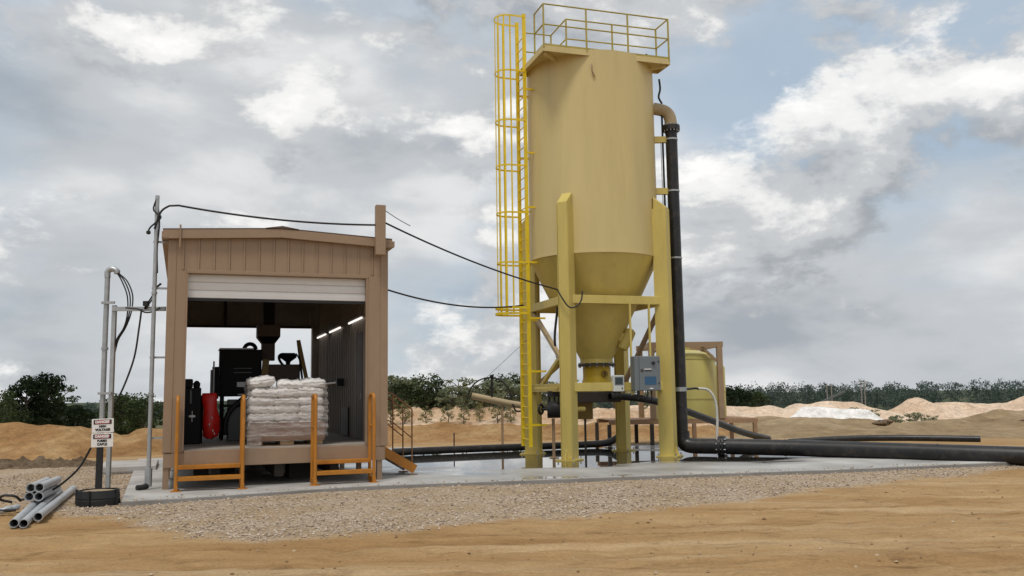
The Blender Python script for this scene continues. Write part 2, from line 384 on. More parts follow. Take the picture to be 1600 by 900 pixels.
    c = mix(at.outputs['Fac'], dirt, grav)
    far_mask = mix(1.0, mr.outputs[0], ramp(noi(.02, 5), [(.2, (.6, .6, .6)), (.5, (1, 1, 1))]), 'MULTIPLY')
    c = mix(far_mask, c, (.05, .07, .04)); lk.new(c, b.inputs['Base Color'])
    bp = nd.new('ShaderNodeBump'); bp.inputs['Strength'].default_value = .55; bp.inputs['Distance'].default_value = .03; ad = nd.new('ShaderNodeMath'); ad.operation = 'MULTIPLY_ADD'; ad.inputs[1].default_value = 1.6; lk.new(scuff, ad.inputs[0]); lk.new(fine, ad.inputs[2]); lk.new(ad.outputs[0], bp.inputs['Height'])
    bp2 = nd.new('ShaderNodeBump'); bp2.inputs['Distance'].default_value = .02; lk.new(at.outputs['Fac'], bp2.inputs['Strength']); bp2.invert = True
    lk.new(vor.outputs['Distance'], bp2.inputs['Height']); lk.new(bp.outputs[0], bp2.inputs['Normal']); lk.new(bp2.outputs[0], b.inputs['Normal'])
    M['ground'] = m
ground_material()
g = gm.build('ground', 'ground', smooth=False); g.data.polygons.foreach_set('use_smooth', [True] * len(g.data.polygons))
a_ = g.data.attributes.new('gravel', 'FLOAT', 'POINT'); a_.data.foreach_set('value', att)
tag(g, kind='structure')

# loose stones lying on the gravel strip
def rock_material(name, ramp_pts):
    m = bpy.data.materials.new(name); m.use_nodes = True; t = m.node_tree; b = t.nodes['Principled BSDF']; b.inputs['Roughness'].default_value = .85
    ge = t.nodes.new('ShaderNodeNewGeometry'); r_ = t.nodes.new('ShaderNodeValToRGB'); e = r_.color_ramp.elements
    while len(e) > 1: e.remove(e[-1])
    for i, (p, c) in enumerate(ramp_pts):
        x = e[0] if i == 0 else e.new(p); x.position = p; x.color = (*c, 1)
    t.links.new(ge.outputs['Random Per Island'], r_.inputs[0]); t.links.new(r_.outputs[0], b.inputs['Base Color']); M[name] = m
rock_material('stones', [(0, (.20, .15, .11)), (.3, (.37, .285, .21)), (.7, (.49, .395, .30)), (.95, (.55, .465, .375)), (1, (.62, .55, .47))])
rock_material('clods', [(0, (.22, .13, .06)), (.6, (.34, .22, .11)), (1, (.5, .38, .25))])
OCT = [(1,0,0),(-1,0,0),(0,1,0),(0,-1,0),(0,0,1),(0,0,-1)]
OF = [(0,2,4),(2,1,4),(1,3,4),(3,0,4),(2,0,5),(1,2,5),(3,1,5),(0,3,5)]
def stone(mb, x, y, z, s, rnd):
    a = rnd.uniform(0, 6.28); ca, sa = math.cos(a), math.sin(a); e = (s * rnd.uniform(.7, 1.3), s * rnd.uniform(.6, 1.1), s * rnd.uniform(.45, .85)); q = []
    for p in OCT:
        px, py, pz = [p[k] * e[k] + rnd.uniform(-.22, .22) * s for k in range(3)]
        q.append((x + px * ca - py * sa, y + px * sa + py * ca, z + pz))
    mb.add(q, OF)
PADP = [(-6.81, 15.9), (-5.93, 16.27), (-3.07, 17.98), (2.64, 19.29), (6.98, 20.15), (12.03, 21.63), (13.4, 22.3), (13.2, 24.6), (7.5, 31.2), (-4, 31.4), (-11.2, 27.2)]
def inside(x, y, P=PADP):
    c = False; j = len(P) - 1
    for i in range(len(P)):
        if (P[i][1] > y) != (P[j][1] > y) and x < (P[j][0] - P[i][0]) * (y - P[i][1]) / (P[j][1] - P[i][1]) + P[i][0]: c = not c
        j = i
    return c
FXP = [p[0] for p in PADP[:7]]; FYP = [p[1] for p in PADP[:7]]
rnd = random.Random(3); st = MB(); cl = MB(); n = 0
while n < 22000:
    y = 11 + 15 * rnd.random() ** 1.5; x = rnd.uniform(-12.5, 12.5)
    if abs(x) > y * .62: continue
    if rnd.random() > gravel_mask(x, y) * (.45 + .55 * sstep(-.2, .3, nz(x * .5, y * .5, 40))) or (inside(x, y) and (rnd.random() > .4 or y - interp(x, FXP, FYP) > .7 * rnd.random() ** 2)): continue
    s = .009 + .022 * rnd.random() ** 3
    stone(st, x, y, (ground_z(x, y) if not inside(x, y) else .014) + s * .35, s, rnd); n += 1
for k in range(900):
    y = rnd.uniform(7.6, 19); x = rnd.uniform(-.62, .62) * y
    if gravel_mask(x, y) > .3: continue
    s = .008 + .028 * rnd.random() ** 4; stone(cl, x, y, ground_z(x, y) + s * .3, s, rnd)
tag(st.build('gravel', 'stones'), 'loose tan and grey gravel spread in front of the concrete pad', 'gravel', kind='stuff')
tag(cl.build('dirt_clods', 'clods'), 'small dirt clods scattered on the haul road', 'clods', kind='stuff')

# ------------------------------------------------------------------ concrete pad and standing water
def pad_z(x, y):
    wet = math.exp(-(((x - .2) / 5.0) ** 2 + ((y - 26.0) / 4.2) ** 2)) + .55 * math.exp(-(((x - 6.6) / 2.2) ** 2 + ((y - 24.6) / 1.3) ** 2))
    return .010 - .034 * wet + .011 * fbm(x * .42, y * .62, 9, 4)
bm = bmesh.new(); bm.faces.new([bm.verts.new((x, y, 0)) for x, y in PADP])
for ax, lo, hi in ((0, -11.2, 13.4), (1, 15.9, 31.4)):
    k = lo + .3
    while k < hi:
        co_ = [0, 0, 0]; no_ = [0, 0, 0]; co_[ax] = k; no_[ax] = 1
        bmesh.ops.bisect_plane(bm, geom=bm.verts[:] + bm.edges[:] + bm.faces[:], plane_co=co_, plane_no=no_); k += .3
edge = [e for e in bm.edges if e.is_boundary]
for v in bm.verts: v.co.z = pad_z(v.co.x, v.co.y) if not v.is_boundary else max(.0, .012 + .3 * pad_z(v.co.x, v.co.y))
ex = bmesh.ops.extrude_edge_only(bm, edges=edge)
for v in ex['geom']:
    if isinstance(v, bmesh.types.BMVert): v.co.z = -.35
bmesh.ops.recalc_face_normals(bm, faces=bm.faces[:])
me = bpy.data.meshes.new('concrete_pad'); bm.to_mesh(me); bm.free()
me.polygons.foreach_set('use_smooth', [True] * len(me.polygons)); me.set_sharp_from_angle(angle=R(40))
def pad_material():
    m = bpy.data.materials.new('concrete'); m.use_nodes = True; t = m.node_tree; nd = t.nodes; lk = t.links; b = nd['Principled BSDF']
    co = nd.new('ShaderNodeTexCoord')
    def noi(s, d=8, r=.6, st=(1, 1, 1)):
        mp = nd.new('ShaderNodeMapping'); mp.inputs['Scale'].default_value = st; mp.inputs['Rotation'].default_value = (0, 0, -.33); lk.new(co.outputs['Object'], mp.inputs[0])
        n = nd.new('ShaderNodeTexNoise'); n.inputs['Scale'].default_value = s; n.inputs['Detail'].default_value = d; n.inputs['Roughness'].default_value = r; lk.new(mp.outputs[0], n.inputs['Vector']); return n.outputs['Fac']
    rp = nd.new('ShaderNodeValToRGB'); e = rp.color_ramp.elements; e[0].position = .35; e[0].color = (.36, .345, .32, 1); e[1].position = .68; e[1].color = (.52, .51, .49, 1); lk.new(noi(.9, 9, .62), rp.inputs[0])
    # damp film: low places of the slab plus trickles
    ge = nd.new('ShaderNodeNewGeometry'); sp = nd.new('ShaderNodeSeparateXYZ'); lk.new(ge.outputs['Position'], sp.inputs[0])
    mr = nd.new('ShaderNodeMapRange'); mr.inputs[1].default_value = .013; mr.inputs[2].default_value = -.004; lk.new(sp.outputs['Z'], mr.inputs[0])
    tr = nd.new('ShaderNodeValToRGB'); tr.color_ramp.elements[0].position = .56; tr.color_ramp.elements[1].position = .62; lk.new(noi(.45, 6, .55, (.35, 1.3, 1)), tr.inputs[0])
    gate = nd.new('ShaderNodeMapRange'); gate.inputs[1].default_value = -2.5; gate.inputs[2].default_value = 0; lk.new(sp.outputs['X'], gate.inputs[0])
    mm = nd.new('ShaderNodeMath'); mm.operation = 'MULTIPLY'; lk.new(tr.outputs[0], mm.inputs[0]); lk.new(gate.outputs[0], mm.inputs[1])
    mxm = nd.new('ShaderNodeMath'); mxm.operation = 'MAXIMUM'; lk.new(mr.outputs[0], mxm.inputs[0]); lk.new(mm.outputs[0], mxm.inputs[1])
    mx = nd.new('ShaderNodeMix'); mx.data_type = 'RGBA'; mx.blend_type = 'MULTIPLY'; lk.new(mxm.outputs[0], mx.inputs[0]); lk.new(rp.outputs[0], mx.inputs[6]); mx.inputs[7].default_value = (.6, .6, .6, 1)
    lk.new(mx.outputs[2], b.inputs['Base Color'])
    ro = nd.new('ShaderNodeMapRange'); ro.inputs[3].default_value = .85; ro.inputs[4].default_value = .10; lk.new(mxm.outputs[0], ro.inputs[0]); lk.new(ro.outputs[0], b.inputs['Roughness'])
    bp = nd.new('ShaderNodeBump'); bp.inputs['Distance'].default_value = .008; dr = nd.new('ShaderNodeMapRange'); dr.inputs[3].default_value = .14; dr.inputs[4].default_value = 0; lk.new(mxm.outputs[0], dr.inputs[0]); lk.new(dr.outputs[0], bp.inputs['Strength']); lk.new(noi(25, 6, .6), bp.inputs['Height']); lk.new(bp.outputs[0], b.inputs['Normal'])
    M['concrete'] = m
pad_material(); me.materials.append(M['concrete'])
pad = bpy.data.objects.new('concrete_pad', me); col.objects.link(pad); tag(pad, kind='structure')
def water_material():
    m = bpy.data.materials.new('water'); m.use_nodes = True; t = m.node_tree; nd = t.nodes; lk = t.links; nd.remove(nd['Principled BSDF'])
    fr = nd.new('ShaderNodeFresnel'); fr.inputs[0].default_value = 1.33; tr = nd.new('ShaderNodeBsdfTransparent'); tr.inputs[0].default_value = (.5, .49, .47, 1)
    gl = nd.new('ShaderNodeBsdfGlossy'); gl.inputs['Roughness'].default_value = .015; gl.inputs['Color'].default_value = (1, 1, 1, 1)
    n = nd.new('ShaderNodeTexNoise'); n.inputs['Scale'].default_value = 1.2; bp = nd.new('ShaderNodeBump'); bp.inputs['Strength'].default_value = .02; bp.inputs['Distance'].default_value = .02
    co = nd.new('ShaderNodeTexCoord'); lk.new(co.outputs['Object'], n.inputs['Vector']); lk.new(n.outputs['Fac'], bp.inputs['Height'])
    mx = nd.new('ShaderNodeMixShader'); lk.new(fr.outputs[0], mx.inputs[0]); lk.new(tr.outputs[0], mx.inputs[1]); lk.new(gl.outputs[0], mx.inputs[2]); lk.new(mx.outputs[0], nd['Material Output'].inputs[0]); M['water'] = m
water_material()
wp = [(-4.6, 19.6), (2.6, 20.6), (6.9, 21.4), (11.0, 22.6), (6.5, 30.6), (-3.9, 30.9), (-7.5, 27)]
tag(MB().add([(x, y, -.003) for x, y in wp], [tuple(range(len(wp)))]).build('puddle_water', 'water'), kind='structure')

# ------------------------------------------------------------------ berms, banks and piles
def mound(name, pts, mt, seed, width, res=.35, rough=.16, slope=1.15, lab=None, cat=None, kind=None, group=None, nf=.7):
    # ridge along pts [(x, y, crest height above ground)], falls off over width
    xs_ = [p[0] for p in pts]; ys_ = [p[1] for p in pts]
    x0, x1 = min(xs_) - width * 1.3, max(xs_) + width * 1.3; y0, y1 = min(ys_) - width * 1.3, max(ys_) + width * 1.3
    nx2 = max(8, int((x1 - x0) / res)); ny2 = max(8, int((y1 - y0) / res)); b = MB()
    for j in range(ny2 + 1):
        for i in range(nx2 + 1):
            x = x0 + (x1 - x0) * i / nx2; y = y0 + (y1 - y0) * j / ny2; best = 0
            wx = x + .5 * width * .4 * nz(x * nf * .6, y * nf * .6, seed); wy = y + .5 * width * .4 * nz(x * nf * .6, y * nf * .6, seed + 9)
            segs = list(zip(pts[:-1], pts[1:])) or [(pts[0], pts[0])]
            for p, q in segs:
                dx, dy = q[0] - p[0], q[1] - p[1]; l2 = dx*dx + dy*dy
                t = 0 if l2 == 0 else max(0, min(1, ((wx - p[0]) * dx + (wy - p[1]) * dy) / l2))
                d = math.hypot(wx - p[0] - t*dx, wy - p[1] - t*dy); hgt = p[2] + (q[2] - p[2]) * t
                k = max(0.0, 1 - d / width); k = k ** slope if k < .75 else .75 ** slope + (1 - .75 ** slope) * math.sin((k - .75) / .25 * 1.57)
                best = max(best, hgt * k)
            f = min(1, best / .25)
            b.v.append((x, y, ground_z(x, y) - .12 + best * (1 + rough * fbm(x * nf, y * nf, seed, 5)) + f * rough * .35 * fbm(x * nf * 3, y * nf * 3, seed, 4)))
    b.f = [(j*(nx2+1) + i, j*(nx2+1) + i + 1, (j+1)*(nx2+1) + i + 1, (j+1)*(nx2+1) + i) for j in range(ny2) for i in range(nx2)]
    o = b.build(name, mt); o.data.polygons.foreach_set('use_smooth', [True] * len(o.data.polygons))
    return tag(o, lab, cat, group, kind)
mound('dirt_berm', [(-26, 31, 1.2), (-17, 31, 1.22), (-15, 31.2, 1.08), (-13.7, 31.6, .68), (-12.9, 32, .95), (-11, 33, .72), (-7, 34, .7)], 'berm_orange', 3, 3.2, .2, kind='structure')
mound('dirt_berm', [(-10, 39.5, .74), (-3, 39, .80), (3, 39, .78), (7, 39, .70), (9, 40, .6)], 'berm_orange', 14, 3.0, .2, kind='structure')
mound('sand_bank', [(-24, 81, 2.0), (-12, 80, 2.15), (-4, 80, 2.1), (7, 80, 2.1), (15, 81, 1.7)], 'bank_peach', 25, 6.5, .4, .30, kind='structure', nf=.7)
mound('dirt_slope', [(9.5, 43, .55), (13, 44, 1.1), (20, 46, .75), (23, 48, 1.0), (27, 48.5, 1.45), (34, 50, 1.7), (42, 50, 1.6)], 'berm_brown', 37, 9.5, .35, .12, kind='structure', nf=.5)
mound('rubble_heap', [(-15.5, 25.6, .32), (-12.6, 26.2, .26)], 'rubble', 45, 1.7, .12, .5, lab='low heap of grey tan broken stone in front of the orange berm', cat='rubble heap', nf=2.2)
mound('white_sand_pile', [(19.7, 62, 1.9), (24.0, 62, 1.8)], 'sand_white_sunlit', 51, 2.9, .25, .06, 1.0, 'long bright white sand pile beyond the brown slope', 'sand pile', nf=.4)
for k, (px, py, hh, wd, lab, ln) in enumerate([
        (17, 100, 2.95, 11, 'broad peach sand pile just right of the green tank', 12), (29, 112, 3.3, 11, 'rounded peach sand pile left of the white pile', 5),
        (44, 126, 3.9, 11, 'flat peach sand pile behind the white pile', 8), (58.5, 130, 4.55, 9, 'small peaked peach sand pile right of centre in the far row', 0),
        (70, 140, 4.3, 12, 'low long peach sand pile between the two peaks on the far right', 14), (68, 112, 4.8, 13, 'tallest peach sand pile at the right edge', 6)]):
    mound('sand_pile', [(px - ln/2, py, hh * .93), (px + ln/2, py + 1, hh)], 'sand_peach_sunlit', 60 + k, wd, .6, .10, 1.0, lab, 'sand pile', group='far sand piles', nf=.25)

# ------------------------------------------------------------------ metal packaging shed
BA = R(20); BO = Vector((-6.89, 17.91, 0)); BU = Vector((math.cos(BA), math.sin(BA), 0)); BV = Vector((-math.sin(BA), math.cos(BA), 0))
def Bw(u, v, z): return BO + BU * u + BV * v + Vector((0, 0, z))
W_, D_ = 4.44, 9.9
sh = empty('metal_shed', BO, BA)
tag(sh, 'tan ribbed metal shed raised on posts with its white roller door half rolled up', 'shed')
def gz(u): return 4.965 + .115 * (1 - abs(u - 2.2) / 2.3)     # underside of the gable trim
# floor and undercarriage
for u in (0.0, 4.24):
    for v in (0.02, 2.4, 4.8, 7.2, 9.6): MB().box(u, u + .11, v, v + .12, -.03, .42).build('support_post', 'tan_trim', sh)
for u in (0.0, 4.02): MB().box(u, u + .38, -.005, .14, .42, .70).build('post_cap', 'tan_trim', sh, bevel=.006)
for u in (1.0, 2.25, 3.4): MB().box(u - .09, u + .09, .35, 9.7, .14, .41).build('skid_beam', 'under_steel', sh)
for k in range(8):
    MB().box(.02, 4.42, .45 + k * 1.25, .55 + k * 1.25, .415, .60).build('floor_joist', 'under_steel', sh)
MB().box(.38, 4.02, -.012, .10, .42, .745).build('front_beam', 'tan_trim', sh, bevel=.008)
for u in (-.0, 4.36): MB().box(u, u + .08, .15, 9.85, .42, .74).build('side_beam', 'tan_trim', sh)
MB().box(.085, 4.355, .102, 9.8, .70, .76).build('floor_deck', 'deck_floor', sh)
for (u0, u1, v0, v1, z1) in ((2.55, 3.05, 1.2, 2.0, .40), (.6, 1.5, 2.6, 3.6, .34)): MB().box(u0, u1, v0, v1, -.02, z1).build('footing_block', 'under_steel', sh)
# front wall
for u0, u1 in ((0.0, .367), (4.0, 4.44)):
    jb = MB().box(u0, u1, -.004, .12, .71, 4.3585).build('door_jamb', 'tan_wall', sh, bevel=.006)
for u0 in (-.02, 4.30): MB().box(u0, u0 + .16, -.018, .05, .72, 4.95).build('corner_trim', 'tan_trim', sh, bevel=.005)
pw = W_ / 15
for k in range(15):
    a, b = k * pw, (k + 1) * pw - .004; m = MB()
    def slab(a, b, y0, y1, z0): 
        m.add([(a,y0,z0),(b,y0,z0),(b,y1,z0),(a,y1,z0),(a,y0,gz(a)),(b,y0,gz(b)),(b,y1,gz(b)),(a,y1,gz(a))],
              [(0,3,2,1),(4,5,6,7),(0,1,5,4),(1,2,6,5),(2,3,7,6),(3,0,4,7)])
    slab(a, b, -.004, .03, 4.36); slab(b - .04, b - .008, -.02, -.003, 4.365); m.build('wall_panel', 'tan_wall', sh)
MB().box(.34, 4.03, -.026, .10, 4.29, 4.362).build('door_head_trim', 'tan_trim', sh, bevel=.006)
for u0, u1 in ((.345, .372), (3.985, 4.02)): MB().box(u0, u1, -.02, .10, .75, 4.29).build('door_edge_trim', 'tan_trim', sh)
# roller door, half up
rd = empty('roller_door'); rd.parent = sh
for k in range(4):
    z0 = 3.80 + k * .165
    MB().extr([(.135, z0), (.12, z0 + .012), (.115, z0 + .08), (.12, z0 + .15), (.135, z0 + .162), (.15, z0 + .162), (.15, z0)], .372, 3.985).build('door_slat', 'door_white', rd)
MB().box(.372, 3.985, .11, .16, 3.745, 3.80).build('bottom_bar', 'rubber_black', rd)
MB().cyl((.38, .40, 4.62), (3.98, .40, 4.62), .22, 18).build('door_barrel', 'dark_panel', rd, True)
# roof
RZ = lambda u: 5.115 + .125 * (1 - abs(u - 2.2) / 2.35)
for a, b in ((-.13, 2.2), (2.2, 4.53)):
    MB().add([(a,-.11,RZ(a)),(b,-.11,RZ(b)),(b,10.0,RZ(b)),(a,10.0,RZ(a)),(a,-.11,RZ(a)+.05),(b,-.11,RZ(b)+.05),(b,10.0,RZ(b)+.05),(a,10.0,RZ(a)+.05)],
             [(0,3,2,1),(4,5,6,7),(0,1,5,4),(1,2,6,5),(2,3,7,6),(3,0,4,7)]).build('roof_panel', 'roof_brown', sh)
    MB().add([(a,-.125,RZ(a)-.155),(b,-.125,RZ(b)-.155),(b,.02,RZ(b)-.155),(a,.02,RZ(a)-.155),(a,-.125,RZ(a)+.02),(b,-.125,RZ(b)+.02),(b,.02,RZ(b)-.002),(a,.02,RZ(a)-.002)],
             [(0,3,2,1),(4,5,6,7),(0,1,5,4),(1,2,6,5),(2,3,7,6),(3,0,4,7)]).build('fascia_trim', 'tan_trim', sh)
for u0, u1 in ((-.15, -.02), (4.46, 4.58)): MB().box(u0, u1, -.13, 10.0, 4.985, 5.105).build('eave_gutter', 'tan_trim', sh)
rc = MB(); z = RZ(2.2) + .052
rc.add([(1.86,-.14,z-.02),(2.2,-.14,z+.035),(2.54,-.14,z-.02),(1.86,10.02,z-.02),(2.2,10.02,z+.035),(2.54,10.02,z-.02)], [(0,1,4,3),(1,2,5,4),(0,2,1),(3,4,5),(0,3,5,2)]).build('ridge_cap', 'roof_brown', sh)
MB().box(4.14, 4.35, -.30, -.13, 4.775, 5.865).build('cable_mast', 'tan_trim', sh, bevel=.01)
MB().cyl((.2, -.15, 4.79), (.2, -.15, 5.25), .018, 8).build('vent_stub', 'tan_trim', sh)
# side walls: outer sheets and inner liner, one object each
def panel_mesh(name, mt, th, zt, z0, flip):
    m = MB(); pwv = .3; s = -1 if flip else 1
    m.box(0, th, .002, pwv - .002, z0, zt)
    x0, x1 = (th, th + .028) if s > 0 else (-.028, 0)
    m.add([(x0 if s > 0 else x1, .22, z0), (x0 if s > 0 else x1, .292, z0), (x1 if s > 0 else x0, .275, z0), (x1 if s > 0 else x0, .237, z0),
           (x0 if s > 0 else x1, .22, zt), (x0 if s > 0 else x1, .292, zt), (x1 if s > 0 else x0, .275, zt), (x1 if s > 0 else x0, .237, zt)],
          [(0,1,2,3),(4,7,6,5),(0,4,5,1),(1,5,6,2),(2,6,7,3),(3,7,4,0)])
    return m.mesh(name, mt)
pm_or = panel_mesh('wall_panel', 'tan_wall', .02, 4.98, .72, False); pm_ol = panel_mesh('wall_panel', 'tan_wall', .02, 4.98, .72, True)
pm_ir = panel_mesh('liner_panel', 'liner_grey', .02, 4.98, .765, True); pm_il = panel_mesh('liner_panel', 'liner_grey', .02, 4.98, .765, False)
for k in range(32):
    v = .15 + k * .3
    inst(pm_or, 'wall_panel', sh, (4.42, v, 0)); inst(pm_ol, 'wall_panel', sh, (.0, v, 0))
    inst(pm_ir, 'liner_panel', sh, (4.31, v, 0)); inst(pm_il, 'liner_panel', sh, (.10, v, 0))
for v in (2.0, 4.0, 6.0, 8.0): MB().beam((.1, v, 4.9), (4.34, v, 4.9), .1, .16).build('roof_purlin', 'ceiling_dark', sh)
sd_ = MB().box(4.275, 4.305, 1.95, 2.75, .77, 3.27).build('side_door', 'machine_brown', sh); MB().box(4.255, 4.278, 2.05, 2.10, 1.7, 1.85).build('door_handle', 'plate_metal', sd_)
MB().box(4.265, 4.30, 2.76, 2.84, .77, 3.35).build('door_frame', 'liner_grey', sh)
MB().box(4.24, 4.275, 3.7, 4.6, .80, 1.50).build('wall_vent', 'rubber_black', sh)
MB().tube([(4.18, 4.7, 2.14), (4.18, 9.4, 2.14)], .03, 8).build('wall_pipe', 'plate_metal', sh)
MB().box(4.10, 4.27, 4.55, 4.8, 2.05, 2.24).build('valve_box', 'rubber_black', sh)
# back wall with its own open doorway
for a, b in ((.12, 1.45), (1.53, 2.88), (2.96, 4.3)): MB().box(a, b, 9.78, 9.82, 3.99, 5.1).build('back_panel', 'dark_panel', sh)
for u in (1.45, 2.88): MB().box(u, u + .08, 9.70, 9.84, 3.97, 5.1).build('back_stud', 'rubber_black', sh)
MB().box(.12, 4.3, 9.70, 9.86, 3.93, 3.988).build('back_lintel', 'rubber_black', sh)
MB().box(4.10, 4.30, 9.55, 9.80, .765, 3.98).build('back_post', 'dark_panel', sh); MB().box(.12, .36, 9.6, 9.80, .765, 3.98).build('back_post', 'dark_panel', sh)
MB().box(4.02, 4.06, 9.60, 9.64, 4.05, 4.45).build('door_track', 'plate_metal', sh)

# lamps along the right inner wall
for k, (v0, v1) in enumerate(((1.8, 3.6), (4.9, 6.8), (7.55, 9.3))):
    e = empty('strip_light', Bw(4.2, v0, 3.58), BA); L_ = v1 - v0
    tag(e, 'lit white strip lamp on the inner right shed wall, ' + ['nearest the roller door', 'middle one of the row', 'nearest the back doorway'][k], 'lamp', 'strip lamps inside the shed')
    MB().box(0, .09, 0, L_, .045, .09).build('housing', 'liner_grey', e); MB().tube([(.03, .03, .02), (.03, L_ - .03, .02)], .024, 8).build('tube', 'tube_light', e)
def Bt(name, u, v, z=.76): return empty(name, Bw(u, v, z), BA)
# ------------------------------------------------------------------ inside the shed
# black bagging cabinet
e = Bt('bagging_cabinet', 1.17, 4.0); tag(e, 'tall black bagging machine cabinet inside the shed behind the sack pallet', 'machine')
MB().box(0, .98, 0, 1.0, 1.05, 2.20).build('cabinet_body', 'machine_black', e, bevel=.015)
MB().box(-.02, .78, -.02, 1.0, 2.203, 2.235).build('cabinet_lid', 'plate_metal', e)
for z in (1.62, 1.72): MB().box(.32, .74, -.016, -.002, z, z + .025).build('vent_slot', 'machine_grey', e)
MB().box(.40, .60, -.014, -.002, 1.28, 1.40).build('name_plate', 'plate_metal', e); MB().box(.42, .58, -.014, -.002, 1.08, 1.11).build('name_plate', 'plate_metal', e)
for u, v in ((.04, .05), (.9, .05), (.04, .9), (.9, .9)): MB().box(u, u + .07, v, v + .07, 0, 1.05).build('leg', 'machine_black', e)
MB().tube(arc((.72, .4, 2.22), .14, 0, math.pi, 8), .05, 8).build('top_duct', 'machine_black', e, True)
MB().box(-.17, -.02, .1, .5, 1.0, 1.78).build('side_box', 'machine_black', e); MB().cyl((-.2, .05, .9), (-.2, .05, 1.7), .022, 8).build('side_pipe', 'plate_metal', e)
# grey base unit with hose
e = Bt('grey_pump_unit', 1.22, 3.3); tag(e, 'grey boxed pump unit with a black hose under the bagging cabinet', 'pump unit')
MB().box(.12, .72, 0, .5, 0, .98).build('housing', 'machine_grey', e, bevel=.02); MB().box(.16, .40, -.012, -.001, .1, .85).build('panel', 'machine_grey', e); MB().box(.43, .68, -.012, -.001, .1, .85).build('panel', 'machine_grey', e)
MB().box(.05, .8, -.04, .55, .80, .86).build('clamp_rail', 'machine_black', e)
MB().tube(bez([(.08, -.08, .15), (-.02, -.12, .7), (.25, -.12, .85), (.50, -.1, .95), (.62, -.05, 1.25)], 14), .06, 9).build('hose', 'cable_black', e, True)
# chute, trough and yellow frame
e = Bt('filling_chute', 2.07, 4.4); tag(e, 'brown square filling chute hanging from the back header of the shed', 'chute')
MB().box(0, .56, 0, .55, 2.55, 2.86).build('chute_head', 'machine_brown', e, bevel=.01)
MB().add([(0,0,2.55),(.56,0,2.55),(.56,.55,2.55),(0,.55,2.55),(.12,.12,2.38),(.44,.12,2.38),(.44,.44,2.38),(.12,.44,2.38)], [(0,1,5,4),(1,2,6,5),(2,3,7,6),(3,0,4,7),(4,5,6,7)]).build('funnel', 'machine_black', e)
MB().box(.12, .44, .12, .44, 1.95, 2.38).build('chute_neck', 'machine_brown', e)
MB().box(.15, .41, .15, .41, 2.86, 4.2).build('chute_riser', 'machine_black', e)
e = Bt('bag_trough', 2.20, 3.9); tag(e, 'brown bag trough with yellow sloped side arms above the sacks', 'trough')
MB().box(.10, .88, .05, .75, 1.42, 1.83).build('trough_body', 'machine_brown', e, bevel=.01)
MB().beam((-.02, .0, .9), (.04, .0, 1.95), .16, .09).build('side_arm', 'machine_yellow', e); MB().beam((.82, .0, 2.43), (1.05, .0, 1.38), .09, .09).build('side_arm', 'machine_yellow', e)
MB().beam((.80, .0, 2.43), (.94, .0, 1.38), .05, .05).build('side_arm', 'machine_black', e)
for u, v in ((.1, .1), (.85, .1), (.1, .68), (.85, .68)): MB().box(u, u + .07, v, v + .07, 0, 1.42).build('leg', 'machine_yellow', e)
e = Bt('screw_feeder', 2.62, 4.2, 2.59); e.scale = (1.05, 1.05, .66); tag(e, 'small black funnel feeder with hose standing on the brown trough', 'feeder')
MB().lathe([(.05, .0), (.06, .12), (.2, .28), (.21, .42)], 14, .2, .2).build('funnel', 'machine_black', e, True); MB().box(.05, .35, .1, .3, .40, .46).build('lid', 'machine_black', e)
MB().tube(bez([(.08, .2, 0), (-.1, .2, .3), (.0, .2, .5), (.15, .2, .42)], 10), .035, 8).build('hose', 'cable_black', e, True)
MB().tube(bez([(.38, .2, .45), (.5, .2, .2), (.48, .2, .02)], 8), .02, 6).build('cable', 'cable_black', e, True)
# black engine-like machine at the left and the red sleeve
e = Bt('black_machine', .24, 2.3); tag(e, 'black machine with a white round emblem just inside the left door jamb', 'machine')
MB().box(0, .48, 0, .7, 0, 1.25).build('machine_body', 'machine_black', e, bevel=.02); MB().box(.0, .30, .05, .5, 1.25, 1.45).build('machine_head', 'machine_black', e, bevel=.03)
MB().lathe([(.07, 1.25), (.08, 1.35), (.03, 1.41)], 12, .38, .15).build('cap', 'machine_black', e)
em = MB(); n_ = 20
em.add([(.30 + .075 * math.cos(6.2832*i/n_), -.008, .62 + .028 * math.sin(6.2832*i/n_)) for i in range(n_)], [tuple(range(n_))]).build('emblem', 'sign_white', e)
MB().box(.292, .305, -.010, -.006, .50, .74).build('emblem_bar', 'sign_white', e)
for a in (.02, .24): MB().box(a, a + .04, -.02, .0, .9, 1.2).build('bracket', 'machine_grey', e)
for u_ in (.36, .44): MB().lathe([(.03, 0), (.035, .9), (.05, 1.02), (.02, 1.08)], 10, u_ + .06, .35).build('standpipe', 'machine_black', e, True)
e = Bt('red_sleeve', .93, 2.5, .86); tag(e, 'glossy red hanging sleeve beside the black machine inside the shed', 'sleeve')
m = MB(); prof = [(0, .06, .05), (.06, .16, .11), (.22, .19, .14), (.45, .185, .14), (.68, .145, .11), (.86, .165, .09), (1.0, .165, .06), (1.03, .15, .03)]
for zz, rx, ry in prof:
    for j in range(20):
        a = 6.2832 * j / 20; wv = 1 + .07 * math.sin(3 * a + zz * 5); m.v.append((.02 * math.sin(zz * 5) + rx * wv * math.cos(a), ry * wv * math.sin(a), zz))
m.f = [(i*20 + j, i*20 + (j+1) % 20, (i+1)*20 + (j+1) % 20, (i+1)*20 + j) for i in range(7) for j in range(20)] + [tuple(range(140, 160)), tuple(range(19, -1, -1))]
m.build('sleeve_body', 'red_skin', e, True)
MB().tube([(-.16, 0, 1.0), (.16, 0, 1.0)], .02, 8).build('hanger_bar', 'machine_black', e); MB().cyl((.05, 0, 1.0), (.05, 0, 1.75), .02, 8).build('hanger_rod', 'plate_metal', e)
for zz, a in ((.45, .02), (.30, -.03), (.16, .05), (.10, .08)): MB().box(a, a + .02, -.155, -.135, zz, zz + .05).build('sticker', 'sign_white', e)

